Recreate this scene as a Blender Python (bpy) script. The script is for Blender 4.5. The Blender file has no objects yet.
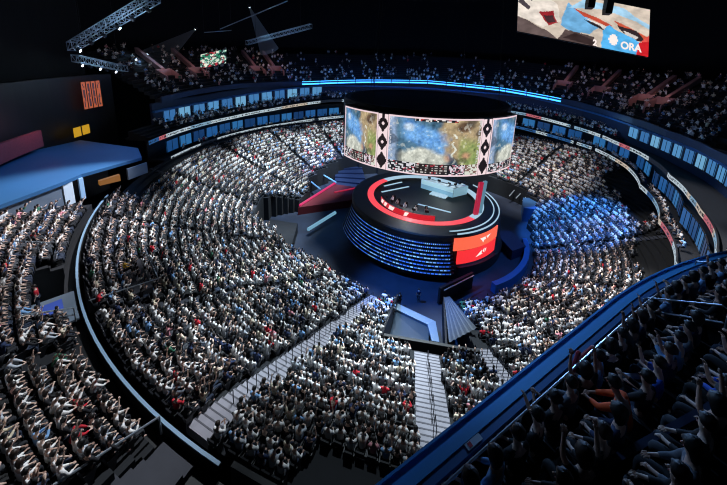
import bpy, math, random
import numpy as np
from mathutils import Vector, Matrix
random.seed(7); RNG = np.random.default_rng(7)
PI = math.pi
SC = bpy.context.scene
COL = SC.collection
CX, CY = 10.36, 48.72            # the stage axis
def rad(d): return math.radians(d)
def polar(r, th, z=0.0):
    a = rad(th); return (CX + r*math.cos(a), CY + r*math.sin(a), z)
def lin(c):
    return tuple(((v/12.92) if v <= .04045 else ((v+.055)/1.055)**2.4) for v in c[:3])
def h(s):
    return lin(tuple(int(s[i:i+2], 16)/255 for i in (0, 2, 4)))

# ------------------------------------------------------------------ materials
def mat(name, col, rough=.7, metal=0.0, emit=None, es=0.0, noise=0.0, nscale=4.0):
    m = bpy.data.materials.new(name); m.use_nodes = True
    nt = m.node_tree; b = nt.nodes['Principled BSDF']
    b.inputs['Base Color'].default_value = (*col, 1)
    b.inputs['Roughness'].default_value = rough; b.inputs['Metallic'].default_value = metal
    if emit:
        b.inputs['Emission Color'].default_value = (*emit, 1); b.inputs['Emission Strength'].default_value = es
    if noise:
        t = nt.nodes.new('ShaderNodeTexNoise'); t.inputs['Scale'].default_value = nscale; t.inputs['Detail'].default_value = 6
        tc = nt.nodes.new('ShaderNodeTexCoord'); nt.links.new(tc.outputs['Object'], t.inputs['Vector'])
        r = nt.nodes.new('ShaderNodeValToRGB')
        r.color_ramp.elements[0].color = (*[c*(1-noise) for c in col], 1)
        r.color_ramp.elements[1].color = (*[min(1, c*(1+noise)) for c in col], 1)
        nt.links.new(t.outputs['Fac'], r.inputs['Fac']); nt.links.new(r.outputs['Color'], b.inputs['Base Color'])
    return m
def mat_attr(name, rough=.8, emit=0.0):
    m = bpy.data.materials.new(name); m.use_nodes = True
    nt = m.node_tree; b = nt.nodes['Principled BSDF']; b.inputs['Roughness'].default_value = rough
    a = nt.nodes.new('ShaderNodeAttribute'); a.attribute_name = 'Col'
    if emit:
        b.inputs['Base Color'].default_value = (.01, .01, .012, 1)
        nt.links.new(a.outputs['Color'], b.inputs['Emission Color']); b.inputs['Emission Strength'].default_value = emit
    else:
        nt.links.new(a.outputs['Color'], b.inputs['Base Color'])
    return m
def mat_obj(name, rough=.8):
    m = bpy.data.materials.new(name); m.use_nodes = True
    nt = m.node_tree; b = nt.nodes['Principled BSDF']; b.inputs['Roughness'].default_value = rough
    a = nt.nodes.new('ShaderNodeObjectInfo'); nt.links.new(a.outputs['Color'], b.inputs['Base Color'])
    return m
def mat_rand(name, cols, rough=.8):
    m = bpy.data.materials.new(name); m.use_nodes = True
    nt = m.node_tree; b = nt.nodes['Principled BSDF']; b.inputs['Roughness'].default_value = rough
    a = nt.nodes.new('ShaderNodeObjectInfo'); r = nt.nodes.new('ShaderNodeValToRGB'); r.color_ramp.interpolation = 'CONSTANT'
    e = r.color_ramp.elements
    while len(e) < len(cols): e.new(.5)
    for i, c in enumerate(cols): e[i].position = i/len(cols); e[i].color = (*c, 1)
    nt.links.new(a.outputs['Random'], r.inputs['Fac']); nt.links.new(r.outputs['Color'], b.inputs['Base Color'])
    return m
M = {}
M['terrace'] = mat('dark terrace concrete', h('101319'), .85, noise=.3, nscale=1.5)
M['floor'] = mat('event floor', h('1e2636'), .6, noise=.6, nscale=.5)
M['stair'] = mat('pale stair concrete', h('8f8c94'), .8, noise=.2, nscale=2.5)
M['stair2'] = mat('grey stair concrete', h('33343c'), .8, noise=.15, nscale=2.5)
M['nosing'] = mat('dark stair nosing', h('55535a'), .8)
M['seat'] = mat('dark seat plastic', h('14161c'), .5)
M['black'] = mat('black paint', h('0b0c10'), .6)
M['blackgloss'] = mat('black gloss', h('0b0c10'), .6)
M['darkmetal'] = mat('dark steel', h('2b2e35'), .45, .6)
M['silver'] = mat('brushed steel', h('a9b2bb'), .35, .8)
M['truss'] = mat('aluminium truss', h('9fb2c4'), .4, .5)
M['bluewall'] = mat('blue painted board', h('1f5f9a'), .55, noise=.12, nscale=1.0)
M['bluecap'] = mat('rail cap in painted blue light', h('4aa4e6'), .45)  # blue light falling on the rail is put into this colour
M['navy'] = mat('navy panel', h('122240'), .55, noise=.2, nscale=.8)
M['greywall'] = mat('grey wall panel', h('5d6a78'), .7, noise=.15, nscale=.7)
M['white'] = mat('white panel', h('c9d6de'), .5)
M['tarp'] = mat('blue roofing', h('2c5f8c'), .6, noise=.15, nscale=.35)
M['ceiling'] = mat('black ceiling', h('07080b'), .95)
M['redfab'] = mat('red carpet', h('5c0c18'), .8)
M['pinkwall'] = mat('pinkish concrete', h('a0787a'), .8, noise=.15, nscale=1.2)
M['glass'] = mat('dark glass', h('0d1a2a'), .12)
def emis(name, hexc, s): return mat(name, (.02,.02,.02), .5, emit=h(hexc), es=s)
M['e_red'] = emis('red LED', 'ff4a55', 1.0)
M['e_white'] = emis('cool white LED', 'b9dcf2', .8)
M['e_orange'] = emis('orange red LED', 'ff6a4a', 1.0)
M['e_red2'] = emis('pure red LED', 'fb3236', 1.0)
M['e_logo'] = emis('white LED', 'fff0ea', 1.0)
M['e_blue'] = emis('blue LED', '2f7fff', 2.0)
M['e_bluestrip'] = emis('bright blue LED tube', '3a9cff', 3.0)
M['e_win'] = emis('lit suite glass', '3f86c8', .5)
M['e_mag'] = emis('magenta LED', 'e0206a', .9)
M['e_crim'] = emis('crimson LED', 'c81e44', .7)
M['e_lamp'] = emis('lamp lens', 'dfeeff', 8.0)
M['e_yel'] = emis('yellow screen', 'd2a020', .8)
M['attr'] = mat_attr('woven fabrics')
M['screen'] = mat_attr('LED screen', .5, 1.0)
M['screen_dim'] = mat_attr('LED ribbon screen', .5, .8)
M['shirt'] = mat_obj('shirt cotton')
M['skin'] = mat_rand('skin', [h('d2b3a2'), h('c4a494'), h('dcc0b0'), h('ae8c7c')], .55)
M['hair'] = mat_rand('hair', [h('120f0e'), h('1a1412'), h('0c0c0e'), h('2a1d16')], .5)
M['trouser'] = mat_rand('trouser cloth', [h('15181f'), h('1e2a3e'), h('0e0e10'), h('35383e')], .85)
M['eye'] = mat('eye', h('101010'), .2)

# ------------------------------------------------------------------ mesh helpers
class MB:
    def __init__(s): s.v = []; s.f = []; s.m = []; s.c = []
    def face(s, pts, mi=0, c=None):
        b = len(s.v); s.v += [tuple(p) for p in pts]; s.f.append(tuple(range(b, b+len(pts)))); s.m.append(mi); s.c.append(c)
    def box(s, c, d, rz=0.0, mi=0, M4=None):
        x, y, z = d[0]/2, d[1]/2, d[2]/2; cs, sn = math.cos(rz), math.sin(rz)
        P = []
        for k in (-1, 1):
            for j in (-1, 1):
                for i in (-1, 1):
                    px, py = i*x, j*y; P.append((c[0]+px*cs-py*sn, c[1]+px*sn+py*cs, c[2]+k*z))
        s.hexa(P, mi)
    def hexa(s, P, mi=0):
        b = len(s.v); s.v += [tuple(p) for p in P]
        for q in ((0,2,3,1),(4,5,7,6),(0,1,5,4),(2,6,7,3),(0,4,6,2),(1,3,7,5)):
            s.f.append(tuple(b+i for i in q)); s.m.append(mi); s.c.append(None)
    def tube(s, pts, r, n=6, mi=0, close=False):
        pts = [Vector(p) for p in pts]; N = len(pts); rs = r if isinstance(r, (list, tuple)) else [r]*N
        b = len(s.v); up0 = None
        for i, p in enumerate(pts):
            a = pts[i-1] if i else pts[i]; q = pts[i+1] if i+1 < N else pts[i]
            t = (q-a).normalized()
            up = Vector((0,0,1)) if abs(t.z) < .95 else Vector((1,0,0))
            x = t.cross(up).normalized(); y = x.cross(t)
            for k in range(n):
                w = 2*PI*k/n; s.v.append(tuple(p + (x*math.cos(w)+y*math.sin(w))*rs[i]))
        for i in range(N-1):
            for k in range(n):
                s.f.append((b+i*n+k, b+i*n+(k+1)%n, b+(i+1)*n+(k+1)%n, b+(i+1)*n+k)); s.m.append(mi); s.c.append(None)
        s.f.append(tuple(b+k for k in range(n))[::-1]); s.m.append(mi); s.c.append(None)
        s.f.append(tuple(b+(N-1)*n+k for k in range(n))); s.m.append(mi); s.c.append(None)
    def ball(s, c, r, nu=10, nv=7, mi=0, sc=(1,1,1)):
        b = len(s.v)
        for j in range(1, nv):
            p = PI*j/nv
            for i in range(nu):
                a = 2*PI*i/nu; s.v.append((c[0]+r*sc[0]*math.sin(p)*math.cos(a), c[1]+r*sc[1]*math.sin(p)*math.sin(a), c[2]+r*sc[2]*math.cos(p)))
        s.v.append((c[0], c[1], c[2]+r*sc[2])); s.v.append((c[0], c[1], c[2]-r*sc[2])); T = len(s.v)-2
        for i in range(nu):
            k = (i+1) % nu
            s.f.append((T, b+i, b+k)); s.f.append((T+1, b+(nv-2)*nu+k, b+(nv-2)*nu+i)); s.m += [mi, mi]; s.c += [None, None]
            for j in range(nv-2):
                s.f.append((b+j*nu+i, b+(j+1)*nu+i, b+(j+1)*nu+k, b+j*nu+k)); s.m.append(mi); s.c.append(None)
    def ringwall(s, prof, th0, th1, step=2.0, mi=0, closed=True, rfun=None):
        """sweep a (dr,z) profile about the stage axis; rfun(th) gives the base radius and dz"""
        n = max(2, int(abs(th1-th0)/step)+1); b = len(s.v); k = len(prof)
        for i in range(n):
            th = th0+(th1-th0)*i/(n-1); base = rfun(th) if rfun else 0.0
            dz = 0.0
            if isinstance(base, tuple): base, dz = base
            for r, z in prof: s.v.append(polar(base+r, th, z+dz))
        for i in range(n-1):
            for j in range(k if closed else k-1):
                j2 = (j+1) % k
                s.f.append((b+i*k+j, b+i*k+j2, b+(i+1)*k+j2, b+(i+1)*k+j)); s.m.append(mi); s.c.append(None)
        if closed and abs(abs(th1-th0)-360) > 1e-3:
            s.f.append(tuple(b+j for j in range(k))); s.f.append(tuple(b+(n-1)*k+j for j in range(k))[::-1]); s.m += [mi, mi]; s.c += [None, None]
    def weld(s):
        d = {}; nv = []; mp = []
        for p_ in s.v:
            k = (round(p_[0],4), round(p_[1],4), round(p_[2],4))
            if k not in d: d[k] = len(nv); nv.append(p_)
            mp.append(d[k])
        s.v = nv; s.f = [tuple(mp[i] for i in f) for f in s.f]; return s
    def build(s, name, mats, parent=None, smooth=False):
        me = bpy.data.meshes.new(name); me.from_pydata(s.v, [], s.f)
        if not isinstance(mats, (list, tuple)): mats = [mats]
        for m in mats: me.materials.append(m)
        if len(mats) > 1: me.polygons.foreach_set('material_index', s.m)
        if any(c is not None for c in s.c):
            at = me.color_attributes.new('Col', 'FLOAT_COLOR', 'CORNER'); out = []
            for f, c in zip(s.f, s.c): out += [*(c or (0,0,0)), 1.0]*len(f)
            at.data.foreach_set('color', out)
        if smooth: me.polygons.foreach_set('use_smooth', [True]*len(me.polygons))
        me.update()
        return link(name, me, parent)
def link(name, me, parent=None):
    o = bpy.data.objects.new(name, me); COL.objects.link(o)
    if parent is not None: o.parent = parent
    return o
def tag(o, label=None, cat=None, group=None, kind=None):
    if label: o['label'] = label
    if cat: o['category'] = cat
    if group: o['group'] = group
    if kind: o['kind'] = kind
    return o
def empty(name, loc=(0,0,0), rz=0.0):
    o = bpy.data.objects.new(name, None); COL.objects.link(o); o.location = loc; o.rotation_euler = (0,0,rz); o.empty_display_size = .2
    return o
def struct(o): o['kind'] = 'structure'; return o
def copy_tree(o, parent=None):
    c = o.copy(); COL.objects.link(c)
    if parent is not None: c.parent = parent
    for ch in list(o.children): copy_tree(ch, c)
    return c
def obox(a, b, dp, z0, z1):
    A, B = Vector((*a,0)), Vector((*b,0)); n = (B-A).normalized(); n = Vector((-n.y, n.x, 0))*dp; zz = Vector((0,0,1))
    return [A+zz*z0, B+zz*z0, A+n+zz*z0, B+n+zz*z0, A+zz*z1, B+zz*z1, A+n+zz*z1, B+n+zz*z1]
def interp(tab):
    xs = [a for a, _ in tab]; ys = [b for _, b in tab]
    return lambda t: float(np.interp(t, xs, ys))
def ordn(n):
    return f"{n}{'th' if 10 <= n % 100 <= 20 else {1:'st',2:'nd',3:'rd'}.get(n % 10,'th')}"

# ------------------------------------------------------------------ camera
F_PX, PITCH, ROLL, PY, HC = 320.0, 12.5, 2.3, 126.0, 28.0
cam = bpy.data.cameras.new('camera'); cam.sensor_fit = 'HORIZONTAL'; cam.sensor_width = 36.0
cam.lens = F_PX/727*36.0; cam.shift_x = 0.0; cam.shift_y = -(242.5-PY)/727; cam.clip_start = .05; cam.clip_end = 400
co = bpy.data.objects.new('camera', cam); COL.objects.link(co); SC.camera = co
p, r_ = rad(PITCH), rad(ROLL)
F = Vector((0, math.cos(p), -math.sin(p))); R0 = Vector((1,0,0)); U0 = Vector((0, math.sin(p), math.cos(p)))
Rv = R0*math.cos(r_)+U0*math.sin(r_); Uv = -R0*math.sin(r_)+U0*math.cos(r_)
mw = Matrix((Rv, Uv, -F)).transposed().to_4x4(); mw.translation = (0, 0, HC); co.matrix_world = mw
def proj(P):
    d = Vector(P)-Vector((0,0,HC)); c = d.dot(F)
    if c < .1: return (-999, -999, c)
    return (363.5+F_PX*d.dot(Rv)/c, PY-F_PX*d.dot(Uv)/c, c)

# ------------------------------------------------------------------ the bowl
ROW, RISE = .82, .4375*.82
def zrow(k): return 1.4+.4375*(16.75+ROW*k-19.6)
def rrow(k): return 16.75+ROW*k
NROW = 29
R0TAB = interp([(-180,27),(-172,26.5),(-166,26.5),(-160,23.5),(-150,22.2),(-142,19.6),(-130,19.0),(-108,19.0),(-107.4,28.0),(-90.6,28.0),(-90,18.6),(-80,17.2),(-65,16.6),(-18,16.6),(5,19),(15,23),(25,24),(40,24.5),(60,25),(110,25.5),(120,27),(140,25),(150,24),(160,21.5),(169,22),(175,25),(180,27)])
KMAX = interp([(-180,99),(-51,99),(-45,12),(-30,11),(-13,14),(1,17.5),(11,18.5),(14,99),(180,99)])
def wrap(t): return (t+180) % 360-180
AISLES = {-115:1.45, -99.5:1.9, -89.5:1.3}
for t in (-131,-152,-173,165,145,125,105,85,65,48,30,-20,-45,-62,-76): AISLES[t] = .7
def in_aisle(r, th, m=.12):
    for a, w in AISLES.items():
        d = abs(wrap(th-a)); 
        if rad(d)*r < w/2+m: return True
    return False
mb = MB()
STEP = 1.5
for k in range(-0, NROW+1):
    r, z, zp = rrow(k), zrow(k), zrow(k-1)
    for i in range(int(360/STEP)):
        a, b = -180+i*STEP, -180+(i+1)*STEP; mid = (a+b)/2
        if r < R0TAB(mid)-.5: continue
        if rrow(k-1) < R0TAB(mid)-.5: zp_ = 0.0
        else: zp_ = zp
        mi = 1 if k > KMAX(mid)+.5 else 0
        mb.face([polar(r,a,z), polar(r,b,z), polar(r+ROW,b,z), polar(r+ROW,a,z)][::-1], mi)
        mb.face([polar(r,a,zp_), polar(r,b,zp_), polar(r,b,z), polar(r,a,z)][::-1], mi)
        for q, qn in ((a, a-STEP/2), (b, b+STEP/2)):
            if r < R0TAB(wrap(qn))-.5:
                mb.face([polar(r,q,0), polar(r+ROW,q,0), polar(r+ROW,q,z), polar(r,q,z)])
struct(mb.build('floor_terrace', [M['terrace'], mat('black cloth cover', h('040405'), .95)]))
mb = MB(); n = 96
mb.face([polar(46, 360*i/n, 0.0) for i in range(n)])
struct(mb.build('floor', M['floor']))
# aisles
def aisle(th, w, m, k0, k1, name):
    mb = MB(); a = rad(th); rd = Vector((math.cos(a), math.sin(a), 0)); tn = Vector((-math.sin(a), math.cos(a), 0)); c0 = Vector((CX, CY, 0))
    for k in range(k0, k1+1):
        for q in (0, 1):
            r0 = rrow(k)+q*ROW/2; z1 = zrow(k)+.02+q*RISE/2; z0 = zrow(k-1)+.01
            P = []
            for zz in (z0, z1):
                for rr in (r0, r0+ROW/2):
                    for s in (-1, 1): P.append(c0+rd*rr+tn*(s*w/2)+Vector((0,0,zz)))
            mb.hexa(P)
            if w > 1.2:
                N_ = [c0+rd*(r0+e)+tn*(sg*w/2)+Vector((0,0,z1+zz)) for zz in (.004,.012) for e in (.0,.07) for sg in (-1,1)]; mb.hexa(N_, 1)
    return struct(mb.build(name, [m, M['nosing']] if w > 1.2 else m))
n_st = 0
for th, w in AISLES.items():
    k0 = next(k for k in range(0, NROW) if rrow(k) >= R0TAB(th)-.5 and rrow(k) >= R0TAB(wrap(th+1))-.5 and rrow(k) >= R0TAB(wrap(th-1))-.5)
    aisle(th, w, M['stair'] if w > 1.2 else M['stair2'], k0, NROW, 'stairs')
    if w > 1.2:
        cnt = 0
        for k in range(k0+1, NROW-1, 2):
            P = Vector(polar(rrow(k)+.2, th, zrow(k)+.24)); Q = Vector(polar(rrow(k)+1.15, th, zrow(k+1)+.24))
            if proj(P)[1] > 500: continue
            mh = MB(); up = Vector((0,0,.8)); mh.tube([P-Vector((0,0,.2)), P+up*.93, P+up+(Q-P)*.08, Q+up-(Q-P)*.08, Q+up*.93, Q-Vector((0,0,.2))], .028, 5)
            cnt += 1
            o = mh.build('handrail', M['darkmetal'])
            nm = {1.45:'diagonal pale stairs', 1.9:'wide pale centre stairs', 1.3:'narrow stairs by grey drape'}[w]
            tag(o, f'thin dark handrail on the {nm}, {ordn(cnt)} loop up from the stage', 'handrail', 'handrail loops on the stairs')

# ------------------------------------------------------------------ rings of boxes and ribbons
RIB2 = interp([(-62,31.5),(-51,29.3),(-31,28.3),(-7,31.3),(8,36.3),(14,38.0),(22,40.3),(28,41),(180,41)])
Z2 = interp([(-180,10.9),(0,10.9),(30,11.4),(47,12.2),(112,11.6),(135,10.9),(180,10.9)])
RIB1 = interp([(-66,33),(-56,31.5),(-38,30.4),(-29,30.5),(-16,31.4),(-2,34.2),(4,35.6),(13,37.6),(20,39.6),(30,41.6),(46,42.4),(180,42.4)])
Z1 = interp([(-180,14.2),(15,14.2),(30,14.6),(46,15.5),(118,15.8),(140,14.6),(155,14.2),(180,14.2)])
WIN = interp([(-66,35.5),(-42,34.2),(-26,34.0),(-14,35.2),(-6,36),(3,37.5),(16,40.8),(30,45),(46,46),(180,46)])
ZW = interp([(-180,15.0),(10,15.0),(30,15.6),(46,16.9),(120,17.0),(134,16.4),(148,15.6),(160,15.1),(180,15.0)])
FAS = interp([(-66,33.5),(-49,33),(-25,32.2),(-6,33.5),(10,37),(20,40.5),(30,43.5),(40,44.8),(180,44.8)])
ZF = interp([(-180,19.7),(-60,19.2),(20,19.0),(30,19.5),(40,20.0),(55,20.9),(80,21.5),(105,21.0),(124,20.5),(150,20.5),(165,20.1),(180,19.4)])
TH0, TH1 = -62, 181
def rf(R, Z): return lambda t: (R(t), Z(t))
# concrete slabs and back walls of each level
mb = MB()
mb.ringwall([(.15,-.75),(3.2,-.75),(3.2,-.45),(.15,-.45)], TH0, TH1, 2, rfun=rf(RIB2, Z2))            # suite floor
mb.ringwall([(3.1,-11),(3.3,-11),(3.3,2.9),(3.1,2.9)], -62, TH1, 2, rfun=rf(RIB2, Z2))
struct(mb.build('trim_suite_floor', M['black']))
mb = MB()
mb.ringwall([(.15,-.6),(5.0,-.6),(5.0,-.3),(.15,-.3)], TH0, TH1, 2, rfun=rf(RIB1, Z1))
for k in range(4): mb.ringwall([(1.0+k*.85,-.4),(1.85+k*.85,-.4),(1.85+k*.85,-.1+.3*k),(1.0+k*.85,-.1+.3*k)], 15, TH1, 2, rfun=rf(RIB1, Z1))
struct(mb.build('trim_loge_floor', M['terrace']))
mb = MB()
mb.ringwall([(.12,-1.6),(.5,-1.6),(.5,3.6),(.12,3.6)], TH0, 175, 2, rfun=rf(WIN, ZW))
struct(mb.build('wall_suites', M['navy']))
mb = MB()
mb.ringwall([(-.35,2.05),(.35,2.05),(.35,2.4),(-.35,2.4)], TH0, 175, 2, rfun=rf(WIN, ZW))
struct(mb.build('trim_suite_roof', M['bluewall']))
mb = MB()
mb.ringwall([(0,-.9),(.3,-.9),(.3,.1),(0,.1)], TH0, 130, 2, rfun=rf(FAS, ZF)); mb.ringwall([(0,-.9),(.3,-.9),(.3,.1),(0,.1)], 130, 174, 2, rfun=rf(FAS, ZF))
struct(mb.build('trim_upper_fascia', M['navy']))
# upper deck steps
mb = MB(); UROW, URISE, NU = .95, .56, 14
for k in range(NU):
    mb.ringwall([(.3+k*UROW,-.9+k*URISE),(.3+(k+1)*UROW,-.9+k*URISE),(.3+(k+1)*UROW,-.3+k*URISE),(.3+k*UROW,-.3+k*URISE)], -20, 174, 3, rfun=rf(FAS, ZF))
struct(mb.build('floor_upper_deck', M['terrace']))
mb = MB()
mb.ringwall([(64,-5),(64.4,-5),(64.4,47),(64,47)], -180, 180, 4)
struct(mb.build('wall_arena', M['ceiling']))
mb = MB(); mb.face([polar(64.3, 360*i/72, 46.0) for i in range(72)]); mb.face([polar(64.3, 360*i/72, 46.4) for i in range(72)][::-1])
struct(mb.build('ceiling', M['ceiling']))
# ribbon screens
RB = np.random.default_rng(3)
def ribbon(name, R, Z, t0, t1, hgt, label, base):
    mb = MB(); step = .22; N = int((t1-t0)/step); cur = 0; col = None; seg = None
    for i in range(N):
        a, b = t0+i*step, t0+(i+1)*step
        if cur <= 0:
            cur = int(RB.integers(8, 46)); q = RB.random()
            seg = h('c9dbe6') if q < .5 else h('8fb6d2') if q < .66 else h('d8c9b8') if q < .76 else h('d0707a') if q < .84 else h('2a5f9a') if q < .93 else h('1a2230')
        cur -= 1
        rows = 4
        for j in range(rows):
            c = seg
            if j in (1, 2) and RB.random() < .42: c = tuple(v*.12 for v in h('304050'))
            c = tuple(v*base for v in c)
            z0, z1 = -hgt+hgt*j/rows, -hgt+hgt*(j+1)/rows
            mb.face([polar(R(a),a,Z(a)+z0), polar(R(b),b,Z(b)+z0), polar(R(b),b,Z(b)+z1), polar(R(a),a,Z(a)+z1)][::-1], 0, c)
    n0 = len(mb.v)
    root = mb.build(name, M['screen_dim'])
    hb = MB(); hb.ringwall([(.03,-hgt-.05),(.14,-hgt-.05),(.14,.05),(.03,.05)], t0, t1, 2, rfun=rf(R, Z)); hb.build('housing', M['black'], root)
    tag(root, label, 'ribbon screen', 'LED ribbon boards')
ribbon('ribbon_screen', RIB2, Z2, -53, 180, .62, 'lower LED ribbon board running round the bowl just above the packed seats', .9)
ribbon('ribbon_screen', RIB1, Z1, -57, 184, .62, 'upper LED ribbon board running round the bowl under the lit suite windows', .9)
# blue glazed boxes between the two ribbons, and lit suite windows
nw = 0
def pane(R, Z, a, b, dr, z0, z1, m, framed=True):
    global nw; nw += 1
    mb = MB(); mb.ringwall([(dr,z0),(dr+.06,z0),(dr+.06,z1),(dr,z1)], a, b, 1.0, rfun=rf(R, Z))
    if framed:
        mb.ringwall([(dr-.06,z1),(dr+.02,z1),(dr+.02,z1+.1),(dr-.06,z1+.1)], a, b, 1.0, 1, rfun=rf(R, Z)); mb.ringwall([(dr-.06,z0-.1),(dr+.02,z0-.1),(dr+.02,z0),(dr-.06,z0)], a, b, 1.0, 1, rfun=rf(R, Z))
        for t in (a, (a+b)/2, b-.12): mb.ringwall([(dr-.04,z0),(dr+.02,z0),(dr+.02,z1),(dr-.04,z1)], t, t+.12, 1.0, 1, rfun=rf(R, Z))
    struct(mb.build(f'window_{nw}', [m, M['black']]))
WM = [emis(f'suite glass glow {i}', c, s) for i, (c, s) in enumerate([('5a9ad0', .8), ('4a8ac8', .7), ('74b2dc', .8), ('3f7cbc', .7)])]
BM_ = [emis(f'box glass glow {i}', c, s) for i, (c, s) in enumerate([('1f5a9c', .55), ('2a6cb4', .6), ('1a4a86', .5), ('3580c4', .6)])]
t = 119.0
while t < 172:
    pane(WIN, ZW, t, t+3.6, 0, -.35, 1.95, WM[nw % 4]); t += 4.5
t = 14.0
while t > -48:
    pane(WIN, ZW, t-3.3, t, 0, .1, 1.9, WM[(nw*3) % 4]); t -= 4.25
t = 114.0
while t < 178:
    pane(RIB2, Z2, t, t+4.0, 1.6, .1, 2.0, BM_[nw % 4]); t += 4.6 if random.random() < .75 else 7.5
t = 46.0
while t > -50:
    pane(RIB2, Z2, t-4.0, t, 1.7, .1, 2.0, BM_[(nw*3) % 4]); t -= 4.7 if random.random() < .75 else 7.5
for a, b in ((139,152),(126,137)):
    nw += 1; mb = MB(); mb.ringwall([(-.25,-2.1),(-.1,-2.1),(-.1,-.75),(-.25,-.75)], a, b, 1, rfun=rf(RIB2, Z2)); struct(mb.build(f'window_{nw}', emis(f'blue balcony front {a}', '2a74b8', .7)))  # balcony walls, not glass: the blue light on them is put in as glow
# blue LED tubes on the far fascia
tube = empty('fascia_light', polar(44.6, 82, 20.8)); tag(tube, 'double row of bright blue LED tubes along the far upper balcony edge', 'light strip')
for row, (dz, r) in enumerate(((.02,.09),(-.62,.19))):
    t = 127.0
    while t > 37:
        b = max(t-6.4, 36.4)
        mb = MB(); mb.tube([polar(FAS(q)-.12, q, ZF(q)+dz) for q in np.linspace(t, b, 6)], r, 6)
        o = mb.build('tube', M['e_bluestrip']); o.parent = tube; o.matrix_parent_inverse = Matrix.Translation(tube.location).inverted(); t -= 6.7

# ------------------------------------------------------------------ the stage
st = empty('stage', (CX, CY, 0)); tag(st, 'round black centre stage drum with a red and white glowing ring on top', 'stage')
def sp(mb, name, m, smooth=False):
    o = mb.build(name, m, st, smooth); o.matrix_parent_inverse = Matrix.Translation(st.location).inverted(); return o
mb = MB(); n = 96
mb.ringwall([(0.05,5.35),(9.0,5.35),(9.25,5.85),(9.75,5.85),(11.6,5.75),(11.75,5.6),(11.75,2.0),(12.4,1.2),(12.4,0.0),(0.05,0.0)], -180, 180, 3); sp(mb, 'drum', M['blackgloss'])
mb = MB(); mb.ringwall([(8.25,5.72),(9.25,5.72),(9.25,5.9),(8.25,5.9)], 133, 310, 3); sp(mb, 'red_ring_light', M['e_red'])
mb = MB(); mb.ringwall([(8.25,5.72),(9.25,5.72),(9.25,5.9),(8.25,5.9)], -49, 132.5, 3); sp(mb, 'white_ring_light', M['e_white'])
mb = MB(); mb.ringwall([(8.2,5.3),(9.3,5.3),(9.3,5.71),(8.2,5.71)], -180, 180, 3); sp(mb, 'ring_base', M['black'])
for t0, t1, rr in ((-82,20,10.6),(-78,30,11.35)):
    mb = MB(); mb.ringwall([(rr,5.76),(rr+.14,5.76),(rr+.14,5.9),(rr,5.9)], t0, t1, 3); sp(mb, 'edge_light', M['e_white'])
# rows of blue step lights down the skirt
for k in range(9):
    zz = 5.05-.42*k; rr = 11.85+.16*k
    mb = MB(); mb.ringwall([(rr-.6,zz-.42),(rr+.12,zz-.42),(rr+.12,zz-.2),(rr-.6,zz-.2)], -172, -82, 2); sp(mb, 'skirt_step', M['black'])
    mb = MB(); t = -168+2.5*random.random(); e = -84
    while t < e:
        w = (.7 if k < 3 else 1.5) if t > -128 else 2.6
        a, b = t, min(t+w, e)
        q = .1+.9*max(0, 1-abs(t+106)/58)**1.3
        q *= random.uniform(.55, 1.0)
        c = h('2c5fd8') if random.random() < .55 else h('6fa8f0')
        c = tuple(v*q*1.25 for v in c)
        gp = .55 if t > -128 else .25
        for a, b, c in ((a, b, tuple(v*1.7 for v in c)), (b, b+gp, (.004,.008,.02))):
            P = [polar(rr+.135,a,zz-.4), polar(rr+.135,b,zz-.4), polar(rr+.135,b,zz-.22), polar(rr+.135,a,zz-.22)]
            mb.face(P[::-1], 0, c)
        t += w+gp
    o = sp(mb.weld(), 'step_light', M['screen'])
for q_, (a_, b_) in enumerate((((3.6,50.6),(8.6,53.4)), ((4.2,53.2),(7.6,55.4)), ((9.0,46.6),(13.6,44.2)))):
    mb = MB(); mb.hexa(obox(a_, b_, .35, 5.36, 5.4)); sp(mb, 'floor_strip', M['e_white'])
# red wall screens
mb = MB(); mb.ringwall([(11.8,3.75),(11.95,3.75),(11.95,5.5),(11.8,5.5)], -81, -41, 2); sp(mb, 'upper_wall_screen', M['e_orange'])
mb = MB(); mb.ringwall([(11.8,1.75),(11.95,1.75),(11.95,3.6),(11.8,3.6)], -78, -42, 2); sp(mb, 'lower_wall_screen', M['e_red2'])
mb = MB()
def curl(pts, r=11.97):    # flat mark on the drum wall: (degrees, z)
    return [polar(r, t, z) for t, z in pts]
mb.face(curl([(-62,4.95),(-57,5.0),(-56,4.6),(-58,4.55),(-58.5,4.2),(-60,4.6)])); mb.face(curl([(-56,5.0),(-51.5,5.1),(-54.5,4.6)])); sp(mb, 'wing_mark', M['e_logo'])
mb = MB(); mb.face(curl([(-64,2.3),(-59,3.15),(-58.6,2.6),(-57.5,2.5)])); mb.face(curl([(-58.2,2.9),(-56.5,3.3),(-56,2.55)])); mb.face(curl([(-55.8,3.1),(-54.4,3.2),(-54.8,2.6)])); sp(mb, 'crest_mark', M['e_logo'])
mb = MB(); mb.ringwall([(12.0,.3),(12.45,.3),(12.45,1.6),(12.0,1.6)], -78, -44, 2); sp(mb, 'red_glow_plinth', M['e_crim'] if False else M['blackgloss'])
# red column
pl = MB()
for s, (z0, z1) in enumerate(((5.4,10.8),)):
    pl.hexa([(16.6,42.75,z0),(17.25,42.95,z0),(16.5,43.2,z0),(17.15,43.4,z0),(17.0,43.0,z1),(17.6,43.2,z1),(16.9,43.4,z1),(17.5,43.6,z1)])
o = pl.build('light_column', M['e_crim']); tag(o, 'tall crimson lit column on the stage edge behind the red ring', 'light column')
mb = MB(); mb.hexa([(17.45,43.3,5.4),(17.95,43.5,5.4),(17.35,43.7,5.4),(17.85,43.9,5.4),(17.8,43.5,10.8),(18.3,43.7,10.8),(17.7,43.9,10.8),(18.2,44.1,10.8)])
o = mb.build('light_column', mat('column pale glow', (.05,.05,.05), .5, emit=h('7fb4cf'), es=.45)); tag(o, 'pale blue column standing beside the crimson column on the stage', 'light column')

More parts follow.
